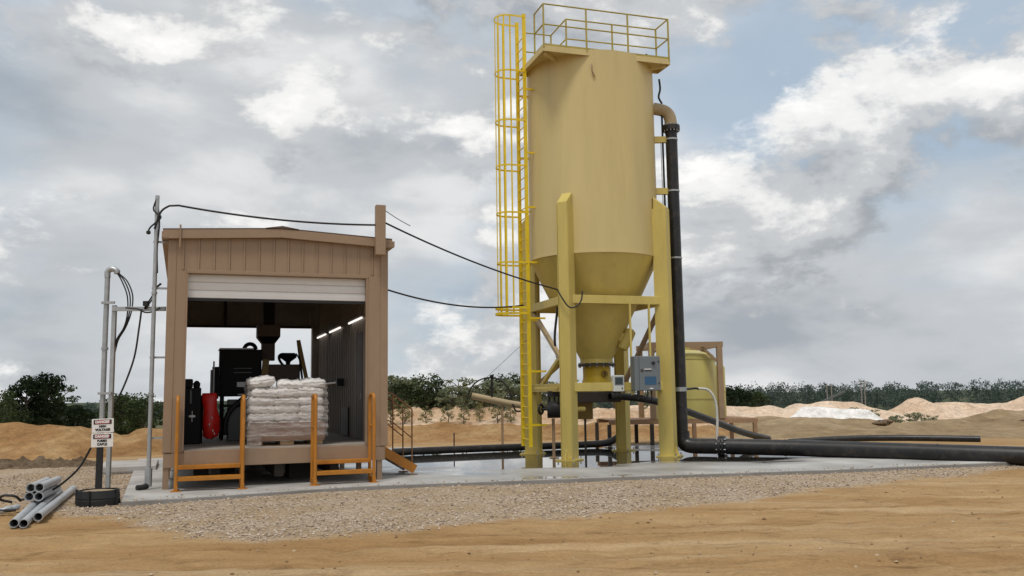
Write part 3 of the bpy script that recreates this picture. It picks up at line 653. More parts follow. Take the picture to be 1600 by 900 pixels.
# pallet, tray, sacks and film
PU, PV = 1.68, .45
e = Bt('wood_pallet', PU, PV); tag(e, 'pale wooden pallet under the wrapped white sacks at the shed door', 'pallet')
for k in range(3): MB().box(0, 1.48, .03 + k * .5, .14 + k * .5, .0, .016).build('bottom_board', 'pallet_wood', e)
for k in range(3):
    for u in (.0, .60, 1.24): MB().box(u, u + .24 if u != .6 else u + .28, .02 + k * .5, .14 + k * .5, .017, .10).build('pallet_block', 'pallet_wood', e)
for k in range(7): MB().box(0, 1.48, .0 + k * .165, .13 + k * .165, .101, .12).build('deck_board', 'pallet_wood', e)
e = Bt('cardboard_tray', PU - .03, PV - .045, .883); tag(e, 'brown cardboard tray between the pallet and the lowest sacks', 'cardboard tray')
MB().box(0, 1.54, 0, 1.26, 0, .02).build('tray_base', 'cardboard', e)
MB().box(0, 1.54, 0, .012, .022, .36).build('tray_wall', 'cardboard', e); MB().box(0, 1.54, 1.25, 1.26, .022, .36).build('tray_wall', 'cardboard', e)
MB().box(0, .012, .013, 1.248, .022, .36).build('tray_wall', 'cardboard', e); MB().box(1.528, 1.54, .013, 1.248, .022, .36).build('tray_wall', 'cardboard', e)
def bag_mesh(seed, sx, sy, sz):
    bm = bmesh.new(); bmesh.ops.create_cube(bm, size=2); bmesh.ops.subdivide_edges(bm, edges=bm.edges[:], cuts=6, use_grid_fill=True)
    for v in bm.verts:
        x, y, z = v.co
        ex = (1 - .10 * abs(x) ** 4); f = (1 - .38 * max(abs(x), abs(y)) ** 6)
        q = Vector((x * sx * (1 - .06 * z * z) * (1 - .05 * y * y), y * sy * (1 - .06 * z * z) * ex, z * sz * f))
        q += Vector((nz(x * 2, y * 2, seed), nz(y * 2, z * 2, seed + 5), 1.3 * nz(x * 2.3, y * 2.3, seed + z * 2))) * .028
        q.z += .012 * math.sin(9 * x + 4 * y + seed); v.co = q
    me = bpy.data.meshes.new('sack_body'); bm.to_mesh(me); bm.free(); me.materials.append(M['bag_white'])
    me.polygons.foreach_set('use_smooth', [True] * len(me.polygons)); return me
bags = [bag_mesh(s, .275, .31, .108) for s in (1, 7, 13, 21)]
lay = ['bottom', 'second', 'third', 'fourth', 'fifth', 'sixth']; cn = ['left', 'middle', 'right']; rb = random.Random(5)
for l in range(6):
    for c in range(3):
        for d in range(2):
            if d == 1 and l < 4: continue
            zc = 1.02 + l * .168
            o = inst(bags[rb.randrange(4)], 'sack', None, Bw(PU + .25 + c * .49 + rb.uniform(-.02, .02), PV + .30 + d * .58, zc + rb.uniform(-.012, .012)), (rb.uniform(-.04, .04), rb.uniform(-.05, .05), BA + rb.uniform(-.05, .05) + (math.pi if rb.random() > .5 else 0)))
            tag(o, f'white plastic sack, {lay[l]} layer of the pallet stack, {cn[c]} of the {"front" if d == 0 else "rear"} row', 'sack', 'white sacks on the pallet')
tops = [(.20, .32, .09, 'puffy white sack tilted up on the top left of the pallet stack'), (.80, .35, -.03, 'white sack lying on top in the middle of the pallet stack'), (1.28, .36, .02, 'white sack lying on the top right of the pallet stack')]
for k, (u, v, t, lab) in enumerate(tops):
    o = inst(bags[k], 'sack', None, Bw(PU + u, PV + v, 2.06 + (.05 if k == 0 else 0) - (.02 if k == 1 else 0)), (.05, -t * 1.5, BA + t)); tag(o, lab, 'sack', 'white sacks on the pallet')
def film_material():
    m = bpy.data.materials.new('film'); m.use_nodes = True; t = m.node_tree; nd = t.nodes; lk = t.links; b = nd['Principled BSDF']
    b.inputs['Base Color'].default_value = (.60, .56, .53, 1); b.inputs['Roughness'].default_value = .28
    tr = nd.new('ShaderNodeBsdfTransparent'); tr.inputs[0].default_value = (.93, .92, .92, 1); mx = nd.new('ShaderNodeMixShader')
    n = nd.new('ShaderNodeTexNoise'); n.inputs['Scale'].default_value = 5; n.inputs['Detail'].default_value = 6; mp = nd.new('ShaderNodeMapping'); mp.inputs['Rotation'].default_value = (0, .6, .3); mp.inputs['Scale'].default_value = (1, 1, 4)
    co = nd.new('ShaderNodeTexCoord'); lk.new(co.outputs['Object'], mp.inputs[0]); lk.new(mp.outputs[0], n.inputs['Vector'])
    mr = nd.new('ShaderNodeMapRange'); mr.inputs[1].default_value = .35; mr.inputs[2].default_value = .75; mr.inputs[3].default_value = .12; mr.inputs[4].default_value = .55; lk.new(n.outputs['Fac'], mr.inputs[0])
    bp = nd.new('ShaderNodeBump'); bp.inputs['Strength'].default_value = .6; bp.inputs['Distance'].default_value = .03; lk.new(n.outputs['Fac'], bp.inputs['Height']); lk.new(bp.outputs[0], b.inputs['Normal'])
    lk.new(mr.outputs[0], mx.inputs[0]); lk.new(tr.outputs[0], mx.inputs[1]); lk.new(b.outputs[0], mx.inputs[2]); lk.new(mx.outputs[0], nd['Material Output'].inputs[0]); M['film'] = m
film_material()
e = Bt('stretch_film', PU, PV); tag(e, 'wrinkled clear stretch film wound round the sacks and pallet', 'stretch film')
m = MB(); ring = []
for k in range(73):
    t = k / 72 * 4; s = int(t) % 4; f = t - int(t); a, b = -.08, 1.56; c, d = -.085, 1.25
    ring.append([(a + (b-a)*f, c), (b, c + (d-c)*f), (b - (b-a)*f, d), (a, d - (d-c)*f)][s])
zs = [.10 + i * .055 for i in range(22)]
for i, zz in enumerate(zs):
    for k, (x, y) in enumerate(ring):
        q = .022 * nz(x * 3 + zz * 2, y * 3, zz * 5) + .012 * math.sin(zz * 37) - (.03 if zz < .2 else 0); cx, cy = .74, .59
        m.v.append((x + (x - cx) * q * 1.6, y + (y - cy) * q * 2, zz + .02 * nz(x * 2, y * 2, 3)))
m.f = [(i*73 + k, i*73 + k + 1, (i+1)*73 + k + 1, (i+1)*73 + k) for i in range(len(zs) - 1) for k in range(72)]
m.build('film_sheet', 'film', e, True)
m = MB()
for i in range(9):
    for j in range(9):
        m.v.append((-.08 + i * .035, -.09 - .04 * abs(nz(i * .7, j * .7, 2)) - .02 * math.sin(i), .0 + j * .027 + .02 * nz(i, j, 5)))
m.f = [(j + i*9, j + 1 + i*9, j + 1 + (i+1)*9, j + (i+1)*9) for i in range(8) for j in range(8)]; m.build('film_tail', 'film', e, True)

# ------------------------------------------------------------------ orange steps and side stairs
def loop_pts(v0, v1, z0, z1, u, r=.12):
    return [(u, v0, z0)] + [Vector(q) for q in arc((u, v0 + r, z1 - r), r, math.pi, math.pi/2, 6, (0, 1, 0))] + [Vector(q) for q in arc((u, v1 - r, z1 - r), r, math.pi/2, 0, 6, (0, 1, 0))] + [(u, v1, z0)]
for nm, ua, ub, lab in (('orange_steps', .25, 1.47, 'orange steel steps with handrails at the left of the shed door'), ('orange_steps', 2.87, 4.06, 'orange steel steps with handrails at the right of the shed door')):
    e = Bt(nm, 0, 0, 0); tag(e, lab, 'steps', 'orange steps at the shed door')
    for u in (ua, ub):
        MB().tube(loop_pts(-.55, -.10, .02, 1.80, u), .036, 10).build('handrail', 'orange_steel', e, True)
        MB().tube([(u, -.55, 1.15), (u, -.10, 1.15)], .022, 8).build('midrail', 'orange_steel', e)
        MB().box(u - .035, u + .035, -.60, -.06, .02, .12).build('stringer', 'orange_steel', e); MB().box(u - .09, u + .09, -.66, -.42, .006, .022).build('foot_plate', 'orange_steel', e)
    MB().box(ua + .03, ub - .03, -.58, -.32, .20, .275).build('tread', 'orange_steel', e, bevel=.006); MB().box(ua + .03, ub - .03, -.30, -.03, .40, .475).build('tread', 'orange_steel', e, bevel=.006)
e = Bt('side_stairs', 4.50, .9, 0); tag(e, 'rusty orange side stairs with thin handrail at the right wall of the shed', 'stairs')
for v in (.0, .9):
    MB().beam((-.02, v, .60), (.78, v, .12), .05, .20).build('stringer', 'rust_steel' if v else 'orange_steel', e)
    for u, zb in ((.27, .42), (.71, .08)): MB().cyl((u, v, zb), (u, v, zb + 1.38), .017, 8).build('rail_post', 'rust_steel', e)
    MB().tube([(.0, v, 1.90), (.27, v, 1.80), (.71, v, 1.46)], .017, 8).build('handrail', 'rust_steel', e); MB().tube([(.0, v, 1.28), (.27, v, 1.18), (.71, v, .82)], .014, 8).build('midrail', 'rust_steel', e)
    MB().box(.62, .82, v - .08, v + .08, .004, .02).build('foot_plate', 'rust_steel', e)
for k in range(4): MB().box(-.02 + k * .19, .20 + k * .19, .03, .87, .52 - k * .13, .545 - k * .13).build('tread', 'galvanised', e)

# ------------------------------------------------------------------ electrical service at the left corner
def conduit(name, x, y, z0, z1, r, lab, wh=1, grp=None):
    e = empty(name, (x, y, 0)); tag(e, lab, 'conduit', grp)
    MB().cyl((0, 0, z0), (0, 0, z1), r, 12).build('conduit_tube', 'galvanised', e, True)
    for z in [z0 + (z1 - z0) * k for k in (.3, .65)]: MB().cyl((0, 0, z), (0, 0, z + .05), r * 1.35, 12).build('coupling', 'galvanised', e)
    return e
e = conduit('conduit_pole', -7.22, 18.05, .10, 5.90, .042, 'tall galvanised conduit pole rising above the shed roof at its left corner')
MB().tube(catmull([(0, 0, .35), (0, 0, .12), (-.05, -.10, .0 + .06), (-.14, -.2, .05)]), .06, 10).build('boot_elbow', 'rubber_black', e, True)
MB().cyl((0, 0, .06), (0, 0, .42), .07, 12).build('base_sleeve', 'galvanised', e)
for z in (4.95, 4.0, 2.6, 1.0): MB().beam((-.07, .04, z), (.33, .16, z), .04, .04).build('wall_bracket', 'galvanised', e)
MB().tube(catmull([(0, -.02, 5.85), (-.05, -.05, 5.6), (.10, -.05, 5.45), (0, -.05, 5.33), (-.10, -.05, 5.24), (-.14, -.05, 5.17)]), .018, 8).build('drip_loop', 'cable_black', e, True)
MB().tube(catmull([(.02, 0, 5.7), (.06, 0, 5.3), (.03, 0, 4.8), (.05, 0, 4.3)]), .014, 8).build('tied_cable', 'cable_black', e, True)
MB().lathe([(.02, 5.09), (.045, 5.11), (.045, 5.15), (.02, 5.17)], 10, -.14, -.05).build('cable_plug', 'rubber_black', e)
e = conduit('service_conduit', -8.36, 18.45, -.06, 4.32, .052, 'galvanised conduit with a hooded weatherhead, left of the sign', 1)
MB().tube(catmull([(0, 0, 4.28), (.0, 0, 4.40), (.08, 0, 4.46), (.18, 0, 4.42), (.2, 0, 4.36)]), [.06] * 33, 10).build('weatherhead', 'galvanised', e, True)
for k, o in enumerate((0, .04, .08)):
    MB().tube(catmull([(.19, o, 4.38), (.30 + o, o, 4.2), (.42 + o, o, 3.9), (.44 + o * .5, o, 3.55), (.38, o, 3.25), (.24, o, 3.0), (.18, o, 2.75)]), .014, 7).build('service_wire', 'cable_black', e, True)
e = empty('strut_rack', (-8.19, 18.45, 0)); tag(e, 'galvanised strut post with a horizontal arm reaching to the shed', 'strut rack')
MB().box(-.04, .04, -.04, .04, -.08, 3.70).build('rack_post', 'galvanised', e, bevel=.004); MB().beam((-.02, -.06, 3.62), (1.10, -.12, 3.60), .05, .09).build('rack_arm', 'galvanised', e, bevel=.004)
for z in (3.75, 1.9): MB().beam((-.24, -.07, z), (.03, -.07, z), .04, .05).build('clamp', 'galvanised', e)
MB().tube(catmull([(.62, -.15, 3.6), (.58, -.15, 3.2), (.50, -.15, 2.6), (.30, -.15, 2.0), (.14, -.15, 1.7)]), .020, 8).build('hanging_cable', 'cable_black', e, True)
MB().tube(catmull([(.30, -.17, 3.63), (.55, -.17, 3.60), (.7, -.17, 3.53), (.85, -.17, 3.54), (1.0, -.17, 3.62)]), .016, 8).build('tied_cable', 'cable_black', e, True)
for k in (0, .04): MB().tube(catmull([(1.0, -.17 + k, 4.12), (.9, -.17 + k, 4.02), (.83 + k, -.17, 3.85), (.72 + k, -.17, 3.68), (.68, -.17 + k, 3.60)]), .016, 8).build('loop_cable', 'cable_black', e, True)
MB().box(.66, .76, -.2, -.1, 3.66, 3.76).build('cable_clip', 'rubber_black', e)

def sag(a, b, s, n=20):
    a, b = Vector(a), Vector(b); return [a.lerp(b, i / n) - Vector((0, 0, s * 4 * (i / n) * (1 - i / n))) for i in range(n + 1)]
mast = Bw(4.30, -.21, 5.44)
c = MB().tube(catmull([(-7.24, 18.0, 5.20), (-7.12, 18.0, 5.55), (-6.95, 18.05, 5.70)])[:-1] + sag((-6.8, 18.1, 5.70), mast, .10), .022, 8).build('overhead_cable', 'cable_black', smooth=True)
tag(c, 'black cable slung from the conduit pole to the tan mast above the shed roof', 'cable')
c = MB().tube(sag(mast + Vector((.06, .05, .05)), (1.22, 24.15, 4.56), .12) + catmull([(1.22, 24.15, 4.56), (1.32, 24.05, 4.35), (1.50, 23.98, 4.08), (1.68, 23.96, 4.06), (1.84, 24.02, 4.22), (1.9, 24.1, 4.5)])[1:], .021, 8).build('overhead_cable', 'cable_black', smooth=True)
tag(c, 'black cable slung from the tan mast to the front column of the silo', 'cable')
c = MB().tube(sag(Bw(4.46, .9, 4.22), (.32, 25.7, 4.30), .22), .021, 8).build('overhead_cable', 'cable_black', smooth=True)
tag(c, 'lower black cable slung from the right shed wall to the silo ladder', 'cable')
c = MB().tube(sag(mast + Vector((.0, 0, .36)), mast + Vector((.55, .4, .05)), .02, 8), .008, 6).build('guy_wire', 'cable_black'); tag(c, 'short thin stay wire at the top of the tan mast', 'wire')
c = MB().tube([(.45, 25.9, 3.35), (-1.6, 31.0, 1.75)], .006, 5).build('guy_wire', 'cable_black'); tag(c, 'thin stay wire running down from the ladder to the tan pipe', 'wire')

# ------------------------------------------------------------------ warning sign on its pedestal
def text(s, size, mt, parent, loc, rot, name='lettering', sx=1.0):
    cu = bpy.data.curves.new('t', 'FONT'); cu.body = s; cu.size = size; cu.align_x = 'CENTER'; cu.align_y = 'CENTER'; cu.extrude = .001; cu.offset = .0035
    o = bpy.data.objects.new('t', cu); col.objects.link(o); dg = bpy.context.evaluated_depsgraph_get()
    me = bpy.data.meshes.new_from_object(o.evaluated_get(dg)); bpy.data.objects.remove(o); bpy.data.curves.remove(cu)
    me.name = name; me.materials.clear(); me.materials.append(M[mt]); q = inst(me, name, parent, loc, rot, (sx, 1, 1)); return q
ped = empty('sign_pedestal', (-7.35, 16.2, 0)); tag(ped, 'round black ribbed pedestal filled with soil under the danger signs', 'pedestal')
m = MB(); prof = [(.335, -.14)]
prof += [(.355, -.12), (.360, .03), (.350, .04), (.350, .055), (.360, .065)]
prof += [(.335, .195), (.31, .195), (.31, .16)]
m.lathe(prof, 36, caps=False).build('pedestal_wall', 'rubber_black', ped, True)
MB().lathe([(.31, .17), (.2, .185), (.05, .20)], 30).build('soil_fill', 'pedestal_soil', ped, True)
for a in (-1.57, -3.0, -.15): MB().box(.36*math.cos(a) - .018, .36*math.cos(a) + .018, .365*math.sin(a) - .025, .365*math.sin(a) + .018, -.13, .205).build('seam_strip', 'rubber_black', ped)
sg = empty('danger_sign_post', (-7.38, 16.25, .19), R(4)); tag(sg, 'black post carrying two white and red danger signs', 'sign')
MB().box(-.05, .05, -.03, .03, -.1, 1.14).build('post', 'rubber_black', sg, bevel=.004)
for z0, l1, l2, tlt in ((1.00, 'HIGH', 'VOLTAGE', -.03), (.745, 'BURIED', 'CABLE', -.02)):
    b = empty('sign_board', (.05, -.045, z0 + .12)); b.parent = sg; b.rotation_euler = (0, tlt, 0)
    MB().box(-.19, .19, 0, .008, -.122, .122).build('board', 'sign_white', b, bevel=.004)
    MB().box(-.155, .155, -.005, -.001, .028, .105).build('black_band', 'sign_black', b); el = MB()
    el.add([(.135 * math.copysign(abs(math.cos(6.2832*i/28)) ** .45, math.cos(6.2832*i/28)), -.0065, .0665 + .033 * math.copysign(abs(math.sin(6.2832*i/28)) ** .7, math.sin(6.2832*i/28))) for i in range(28)], [tuple(range(28))]).build('red_oval', 'sign_red', b)
    text('DANGER', .062, 'sign_white', b, (0, -.009, .0665), (R(90), 0, 0)); text(l1, .05, 'sign_black', b, (0, -.003, -.012), (R(90), 0, 0)); text(l2, .058, 'sign_black', b, (0, -.003, -.072), (R(90), 0, 0))

# ------------------------------------------------------------------ grey conduit pipes on the ground, hose and cable
PIPES = [((-7.46, 13.70), (-8.95, 17.6), .012, 'left one of the three long grey pipes lying on the dirt'), ((-7.305, 13.68), (-8.80, 17.7), .01, 'middle one of the three long grey pipes lying on the dirt'), ((-7.27, 14.02), (-8.72, 18.1), .03, 'right one of the three long grey pipes lying on the dirt')]
for a, b, dz, lab in PIPES:
    za = ground_z(*a) + .075 + dz; zb = ground_z(*b) + .09
    a3, b3 = Vector((*a, za)), Vector((*b, zb))
    e = empty('plastic_pipe', a3); tag(e, lab, 'pipe', 'grey pipes on the ground'); d = b3 - a3
    MB().pipe([(0, 0, 0), d * .5, d], .066, .009, 18).build('pipe_wall', 'pvc_grey', e, True)
    MB().pipe([d * .93, d], .075, .012, 18).build('bell_end', 'pvc_grey', e, True)
TOP = [(-.33, 0, .0, 'lower left one of the four short grey pipes stacked on the long ones'), (-.17, 0, .0, 'lower right one of the four short grey pipes stacked on the long ones'), (-.31, 0, .145, 'upper left one of the four short grey pipes stacked on the long ones'), (-.165, 0, .15, 'upper right one of the four short grey pipes stacked on the long ones')]
for k, (dx, dy, dz, lab) in enumerate(TOP):
    e = empty('plastic_pipe', (-7.90 + dx, 15.55 + dy, .215 + dz - .06)); tag(e, lab, 'pipe', 'grey pipes on the ground'); d = Vector((-.42, 1.35 + .1 * (k % 2), .0))
    MB().pipe([(0, 0, 0), d * .5, d], .072, .010, 18).build('pipe_wall', 'pvc_grey', e, True)
    MB().pipe([(0, -.002, 0), d * .09], .079, .006, 18).build('bell_end', 'pvc_grey', e, True)
for k, (x, y, lab) in enumerate([(-8.35, 15.0, 'grey pipe fitting lying left of the pipe stack, nearer one'), (-8.4, 15.3, 'grey pipe fitting lying left of the pipe stack, farther one')]):
    e = empty('pipe_fitting', (x, y, ground_z(x, y) + .07)); tag(e, lab, 'fitting')
    MB().pipe(catmull([(-.09, 0, 0), (0, 0, 0), (.05, .04, .02), (.06, .11, .02)]), .05, .01, 14).build('elbow', 'pvc_grey', e, True)
c = MB().tube(catmull([(-8.65, 15.8, .04), (-8.8, 15.7, .1), (-8.72, 15.65, .17), (-8.55, 15.7, .15), (-8.5, 15.8, .06)]), .022, 8).build('hose_loop', 'cable_black', smooth=True); tag(c, 'small loop of black hose beside the stacked grey pipes', 'hose')
c = MB().tube(catmull([(-7.52, 16.2, .92), (-7.72, 16.22, .58), (-8.05, 16.3, .30), (-8.35, 16.4, .14), (-8.6, 16.5, .06), (-8.9, 16.5, .0)]), .020, 8).build('sign_cable', 'cable_black', smooth=True); tag(c, 'black cable drooping from the danger sign post to the ground', 'cable')
c = MB().tube(catmull([(-10.5, 14.9, -.03), (-9.2, 15.0, -.02), (-8.6, 14.95, .0), (-8.15, 15.0, .0)]), .024, 8).build('ground_hose', 'cable_black', smooth=True); tag(c, 'black hose running out of the left edge beside the grey pipes', 'hose')
e = empty('concrete_slab', Bw(-1.6, 5.4, 0), BA); tag(e, 'low pale concrete slab beside the left shed wall', 'slab')
MB().box(0, 1.35, 0, 2.4, -.05, .13).build('slab_block', 'concrete', e, bevel=.02)
# ------------------------------------------------------------------ silo
TA = R(18); TO = Vector((2.42, 26.2, 0)); TU = Vector((math.cos(TA), math.sin(TA), 0)); TV = Vector((-math.sin(TA), math.cos(TA), 0))
def Tw(u, v, z): return TO + TU * u + TV * v + Vector((0, 0, z))
si = empty('storage_silo', TO, TA); tag(si, 'tall tan cylindrical silo with cone bottom on four columns over the wet pad', 'silo')
RS = 1.88; ZT = 11.35; ZB = 5.62
MB().lathe([(RS, ZB), (RS, 7.5), (RS, 9.4), (RS, ZT)], 96, caps=False).build('shell', 'silo_paint', si, True)
MB().lathe([(RS, ZT - .002), (1.2, ZT + .02), (.05, ZT + .05)], 64, caps=False).build('roof_plate', 'silo_paint', si, True)
MB().lathe([(.47, 2.74), (RS - .004, ZB - .004)], 96, caps=False).build('cone', 'silo_frame', si, True)
MB().lathe([(RS - .003, ZB - .03), (RS + .016, ZB - .03), (RS + .016, ZB + .02), (RS - .003, ZB + .02)], 96, caps=False).build('knuckle_ring', 'silo_paint', si, True)
ne = MB().lathe([(.47, 2.62), (.47, 2.74)], 40).build('neck', 'silo_frame', si, True)
fl = MB().lathe([(.54, 2.54), (.54, 2.60)], 40).build('flange', 'under_steel', si)
for k in range(16):
    a = 6.2832 * k / 16; MB().cyl((.505*math.cos(a), .505*math.sin(a), 2.50), (.505*math.cos(a), .505*math.sin(a), 2.64), .018, 6).build('flange_bolt', 'plate_metal', fl)
gt = MB().lathe([(.44, 2.06), (.40, 2.2), (.40, 2.54)], 32).build('gate_valve', 'silo_yellow', si, True)
ha = empty('hatch', (.06, -.40, 2.31)); ha.parent = si
MB().cyl((0, -.005, 0), (0, -.035, 0), .10, 18).build('hatch_plate', 'machine_yellow', ha); MB().box(-.012, .012, -.05, -.036, -.055, .055).build('hatch_handle', 'rubber_black', ha)
vb = empty('vibrator', (.72, -.55, 3.28)); vb.parent = si; vb.rotation_euler = (0, R(28), R(-22))
MB().lathe([(.06, -.34), (.15, -.28), (.17, 0), (.15, .28), (.06, .34)], 16).build('vibrator_body', 'silo_frame', vb, True); MB().box(-.22, -.10, -.08, .08, -.12, .12).build('mount', 'silo_frame', vb)
# columns
def ctop(b, w2, i, o, z0, zi, zo):
    return b.add([(i,-w2,z0),(o,-w2,z0),(o,w2,z0),(i,w2,z0),(i,-w2,zi),(o,-w2,zo),(o,w2,zo),(i,w2,zi)], [(0,3,2,1),(4,5,6,7),(0,1,5,4),(1,2,6,5),(2,3,7,6),(3,0,4,7)])
cm = ctop(MB(), .15, 1.90, 2.27, .03, 7.30, 6.98).mesh('column', 'silo_frame')
fp = MB().box(1.86, 2.275, -.165, -.151, .03, 6.95).mesh('column_flange', 'silo_frame'); fp2 = MB().box(1.86, 2.275, .151, .165, .03, 6.95).mesh('column_flange', 'silo_frame')
bp_ = MB().box(1.80, 2.40, -.28, .28, -.03, .03).mesh('base_plate', 'silo_frame'); ab = MB().cyl((0, 0, .03), (0, 0, .10), .022, 8).mesh('anchor_bolt', 'plate_metal')
gu = MB().add([(2.272, -.01, .03), (2.39, -.01, .03), (2.272, -.01, .32), (2.272, .01, .03), (2.39, .01, .03), (2.272, .01, .32)], [(0,1,2),(3,5,4),(0,3,4,1),(1,4,5,2),(2,5,3,0)]).mesh('gusset', 'silo_frame')
cang = [225, 315, 45, 135]
for a in cang:
    c = inst(cm, 'column', si, (0, 0, 0), (0, 0, R(a))); b = c.modifiers.new('bevel', 'BEVEL'); b.width = .018; b.segments = 2
    inst(fp, 'column_flange', c); inst(fp2, 'column_flange', c); inst(bp_, 'base_plate', c); inst(gu, 'gusset', c)
    for x, y in ((2.35, .22), (2.35, -.22), (1.85, .22), (1.85, -.22)): inst(ab, 'anchor_bolt', c, (x, y, 0))
CP = [Vector((2.08 * math.cos(R(a)), 2.08 * math.sin(R(a)), 0)) for a in cang]
for i in range(4):
    a, b = CP[i], CP[(i + 1) % 4]; d = (b - a).normalized() * .12
    for z, h in ((4.32, .23), (1.93, .23)): MB().beam(a + d + Vector((0, 0, z)), b - d + Vector((0, 0, z)), .15, h).build('cross_beam', 'silo_frame', si, bevel=.008)
def br(i, zi, j, zj, wd=.11, mt='frame_tan'):
    a, b = CP[i].lerp(CP[j], .06), CP[i].lerp(CP[j], .94); MB().beam(a + Vector((0, 0, zi)), b + Vector((0, 0, zj)), wd, wd).build('diagonal_brace', mt, si)
br(3, 4.2, 0, 2.5, .11, 'elbow_tan'); br(1, 4.2, 2, 2.05); br(2, 4.2, 3, 2.05); 
a, b = CP[3].lerp(CP[0], .28), CP[3].lerp(CP[0], .80); MB().beam(a + Vector((0, 0, 2.0)), b + Vector((0, 0, 2.75)), .10, .10).build('knee_brace', 'silo_frame', si)
MB().box(-.95, .62, -.28, .28, 1.50, 1.80).build('conveyor_box', 'under_steel', si, bevel=.01)
MB().beam((-2.05, -.4, 1.93), (-1.55, -.9, 1.93), .05, .05).build('ladder_strut', 'silo_frame', si)
# top walkway
dz = 11.28
MB().prism([(-2.09, -1.72), (1.79, -1.72), (1.79, -.95), (-1.08, -.95), (-1.08, .34), (-2.09, .34)], dz - .015, dz + .02).build('walkway_deck', 'silo_paint', si)
for p, q in (((-2.09, -1.73), (1.79, -1.73)), ((1.80, -1.72), (1.80, -.95)), ((-2.10, -1.72), (-2.10, .34)), ((-2.09, .345), (-1.08, .345)), ((1.79, -.945), (-1.08, -.945))):
    MB().beam((*p, dz - .03), (*q, dz - .03), .02, .16).build('edge_angle', 'silo_paint', si)
for u, v in ((-2.02, -1.62), (1.72, -1.62)):
    s = 1 if u > 0 else -1
    m2 = MB().beam((u, v, dz - .13), (u - .62 * s, v + .58, dz - .13), .06, .08); m2.build('deck_bracket', 'silo_paint', si)
rt_ = .022; rz = 12.53
def rail(pts, z, nm='guard_rail'): MB().tube([(x, y, z) for x, y in pts], rt_, 8).build(nm, 'rail_yellow', si)
front = [(-2.08, -.98), (-2.08, -1.73), (1.77, -1.73), (1.77, -.96), (-1.09, -.93), (-1.09, .32), (-2.0, .34)]
for a, b in zip(front[:-1], front[1:]):
    for z in (rz, dz + .66): rail([a, b], z)
for u, v in [(-2.08, -.98), (-2.08, -1.73), (-.80, -1.73), (.48, -1.73), (1.77, -1.73), (1.77, -.96), (.35, -.95), (-1.09, -.93), (-1.09, .32)]:
    MB().box(u - .02, u + .02, v - .02, v + .02, dz, rz).build('rail_post', 'rail_yellow', si)
for a, b in zip(front[:5], front[1:5]): MB().beam((*a, dz + .06), (*b, dz + .06), .008, .10).build('toe_board', 'rail_yellow', si)
MB().tube([(-.35, -.7, ZT + .08), (-.3, -.7, ZT + .38), (.0, -.7, ZT + .40), (1.55, -.7, ZT + .26)], .035, 8).build('vent_line', 'rubber_black', si, True)
MB().tube([(-.35, -.62, ZT + .22), (1.6, -.62, ZT + .13)], .025, 8).build('vent_line', 'rubber_black', si, True)
MB().tube(bez([(1.55, -.7, ZT + .5), (1.75, -.8, ZT + .4), (1.7, -.9, ZT - .1)], 8), .015, 6).build('sensor_cable', 'cable_black', si, True)
MB().tube(bez([(-.68, -1.77, 10.92), (-.74, -1.86, 10.8), (-.70, -1.84, 10.62), (-.60, -1.80, 10.55)], 8), .018, 6).build('lifting_hook', 'frame_tan', si)
# ladder and cage
la = empty('ladder', (0, 0, 0)); la.parent = si; LU = -2.12; LA, LB = -.17, .48
for v in (LA, LB): MB().box(LU - .05, LU + .05, v - .03, v + .03, .30, 12.88).build('ladder_rail', 'ladder_yellow', la)
ru = MB().cyl((LU, LA, 0), (LU, LB, 0), .016, 8).mesh('rung', 'ladder_yellow')
for k in range(40): inst(ru, 'rung', la, (0, 0, .5 + k * .3))
for z in (.9, 2.4, 3.9, 5.5, 7.1, 8.7, 10.6):
    for v in (LA, LB): MB().beam((LU + .03, v, z), (-1.80 if z > 5 else -1.62, v, z), .05, .05).build('standoff', 'ladder_yellow', la)
cg = empty('ladder_cage', (0, 0, 0)); cg.parent = si; vc = (LA + LB) / 2
def hoop(r_, ext): return [(LU, vc - r_, 0)] + [Vector(q) for q in arc((LU - ext + r_, vc, 0), r_, -math.pi/2, -3*math.pi/2, 14, (1, 0, 0), (0, 1, 0))] + [(LU, vc + r_, 0)]
def flat(pts, h, t):
    m = MB(); n = len(pts)
    for i, p in enumerate(pts):
        p = Vector(p); d = (Vector(pts[min(i+1, n-1)]) - Vector(pts[max(i-1, 0)])).normalized(); s = Vector((-d.y, d.x, 0)) * t / 2
        m.v += [tuple(p - s), tuple(p + s), tuple(p + s + Vector((0, 0, h))), tuple(p - s + Vector((0, 0, h)))]
    for i in range(n - 1):
        for k in range(4): m.f.append((i*4 + k, i*4 + (k+1) % 4, (i+1)*4 + (k+1) % 4, (i+1)*4 + k))
    m.f += [(0, 3, 2, 1), tuple((n-1)*4 + k for k in range(4))]; return m
hm = flat(hoop(.36, .80), .05, .012).mesh('hoop', 'ladder_yellow'); hm2 = flat(hoop(.41, .86), .06, .014).mesh('hoop', 'ladder_yellow')
for z in (12.76, 11.10, 9.62, 8.28, 6.90, 5.46): inst(hm, 'hoop', cg, (0, 0, z))
inst(hm2, 'hoop', cg, (0, 0, 4.0)); inst(hm2, 'hoop', cg, (0, 0, 4.16))
for k in range(7):
    a = -math.pi/2 - math.pi * k / 6; cx_ = LU - .80 + .36
    p = (cx_ + .352 * math.cos(a), vc + .352 * math.sin(a))
    MB().beam((*p, 4.0), (*p, 12.80), .012, .045, (math.cos(a + 1.57), math.sin(a + 1.57), 0)).build('cage_bar', 'ladder_yellow', cg)

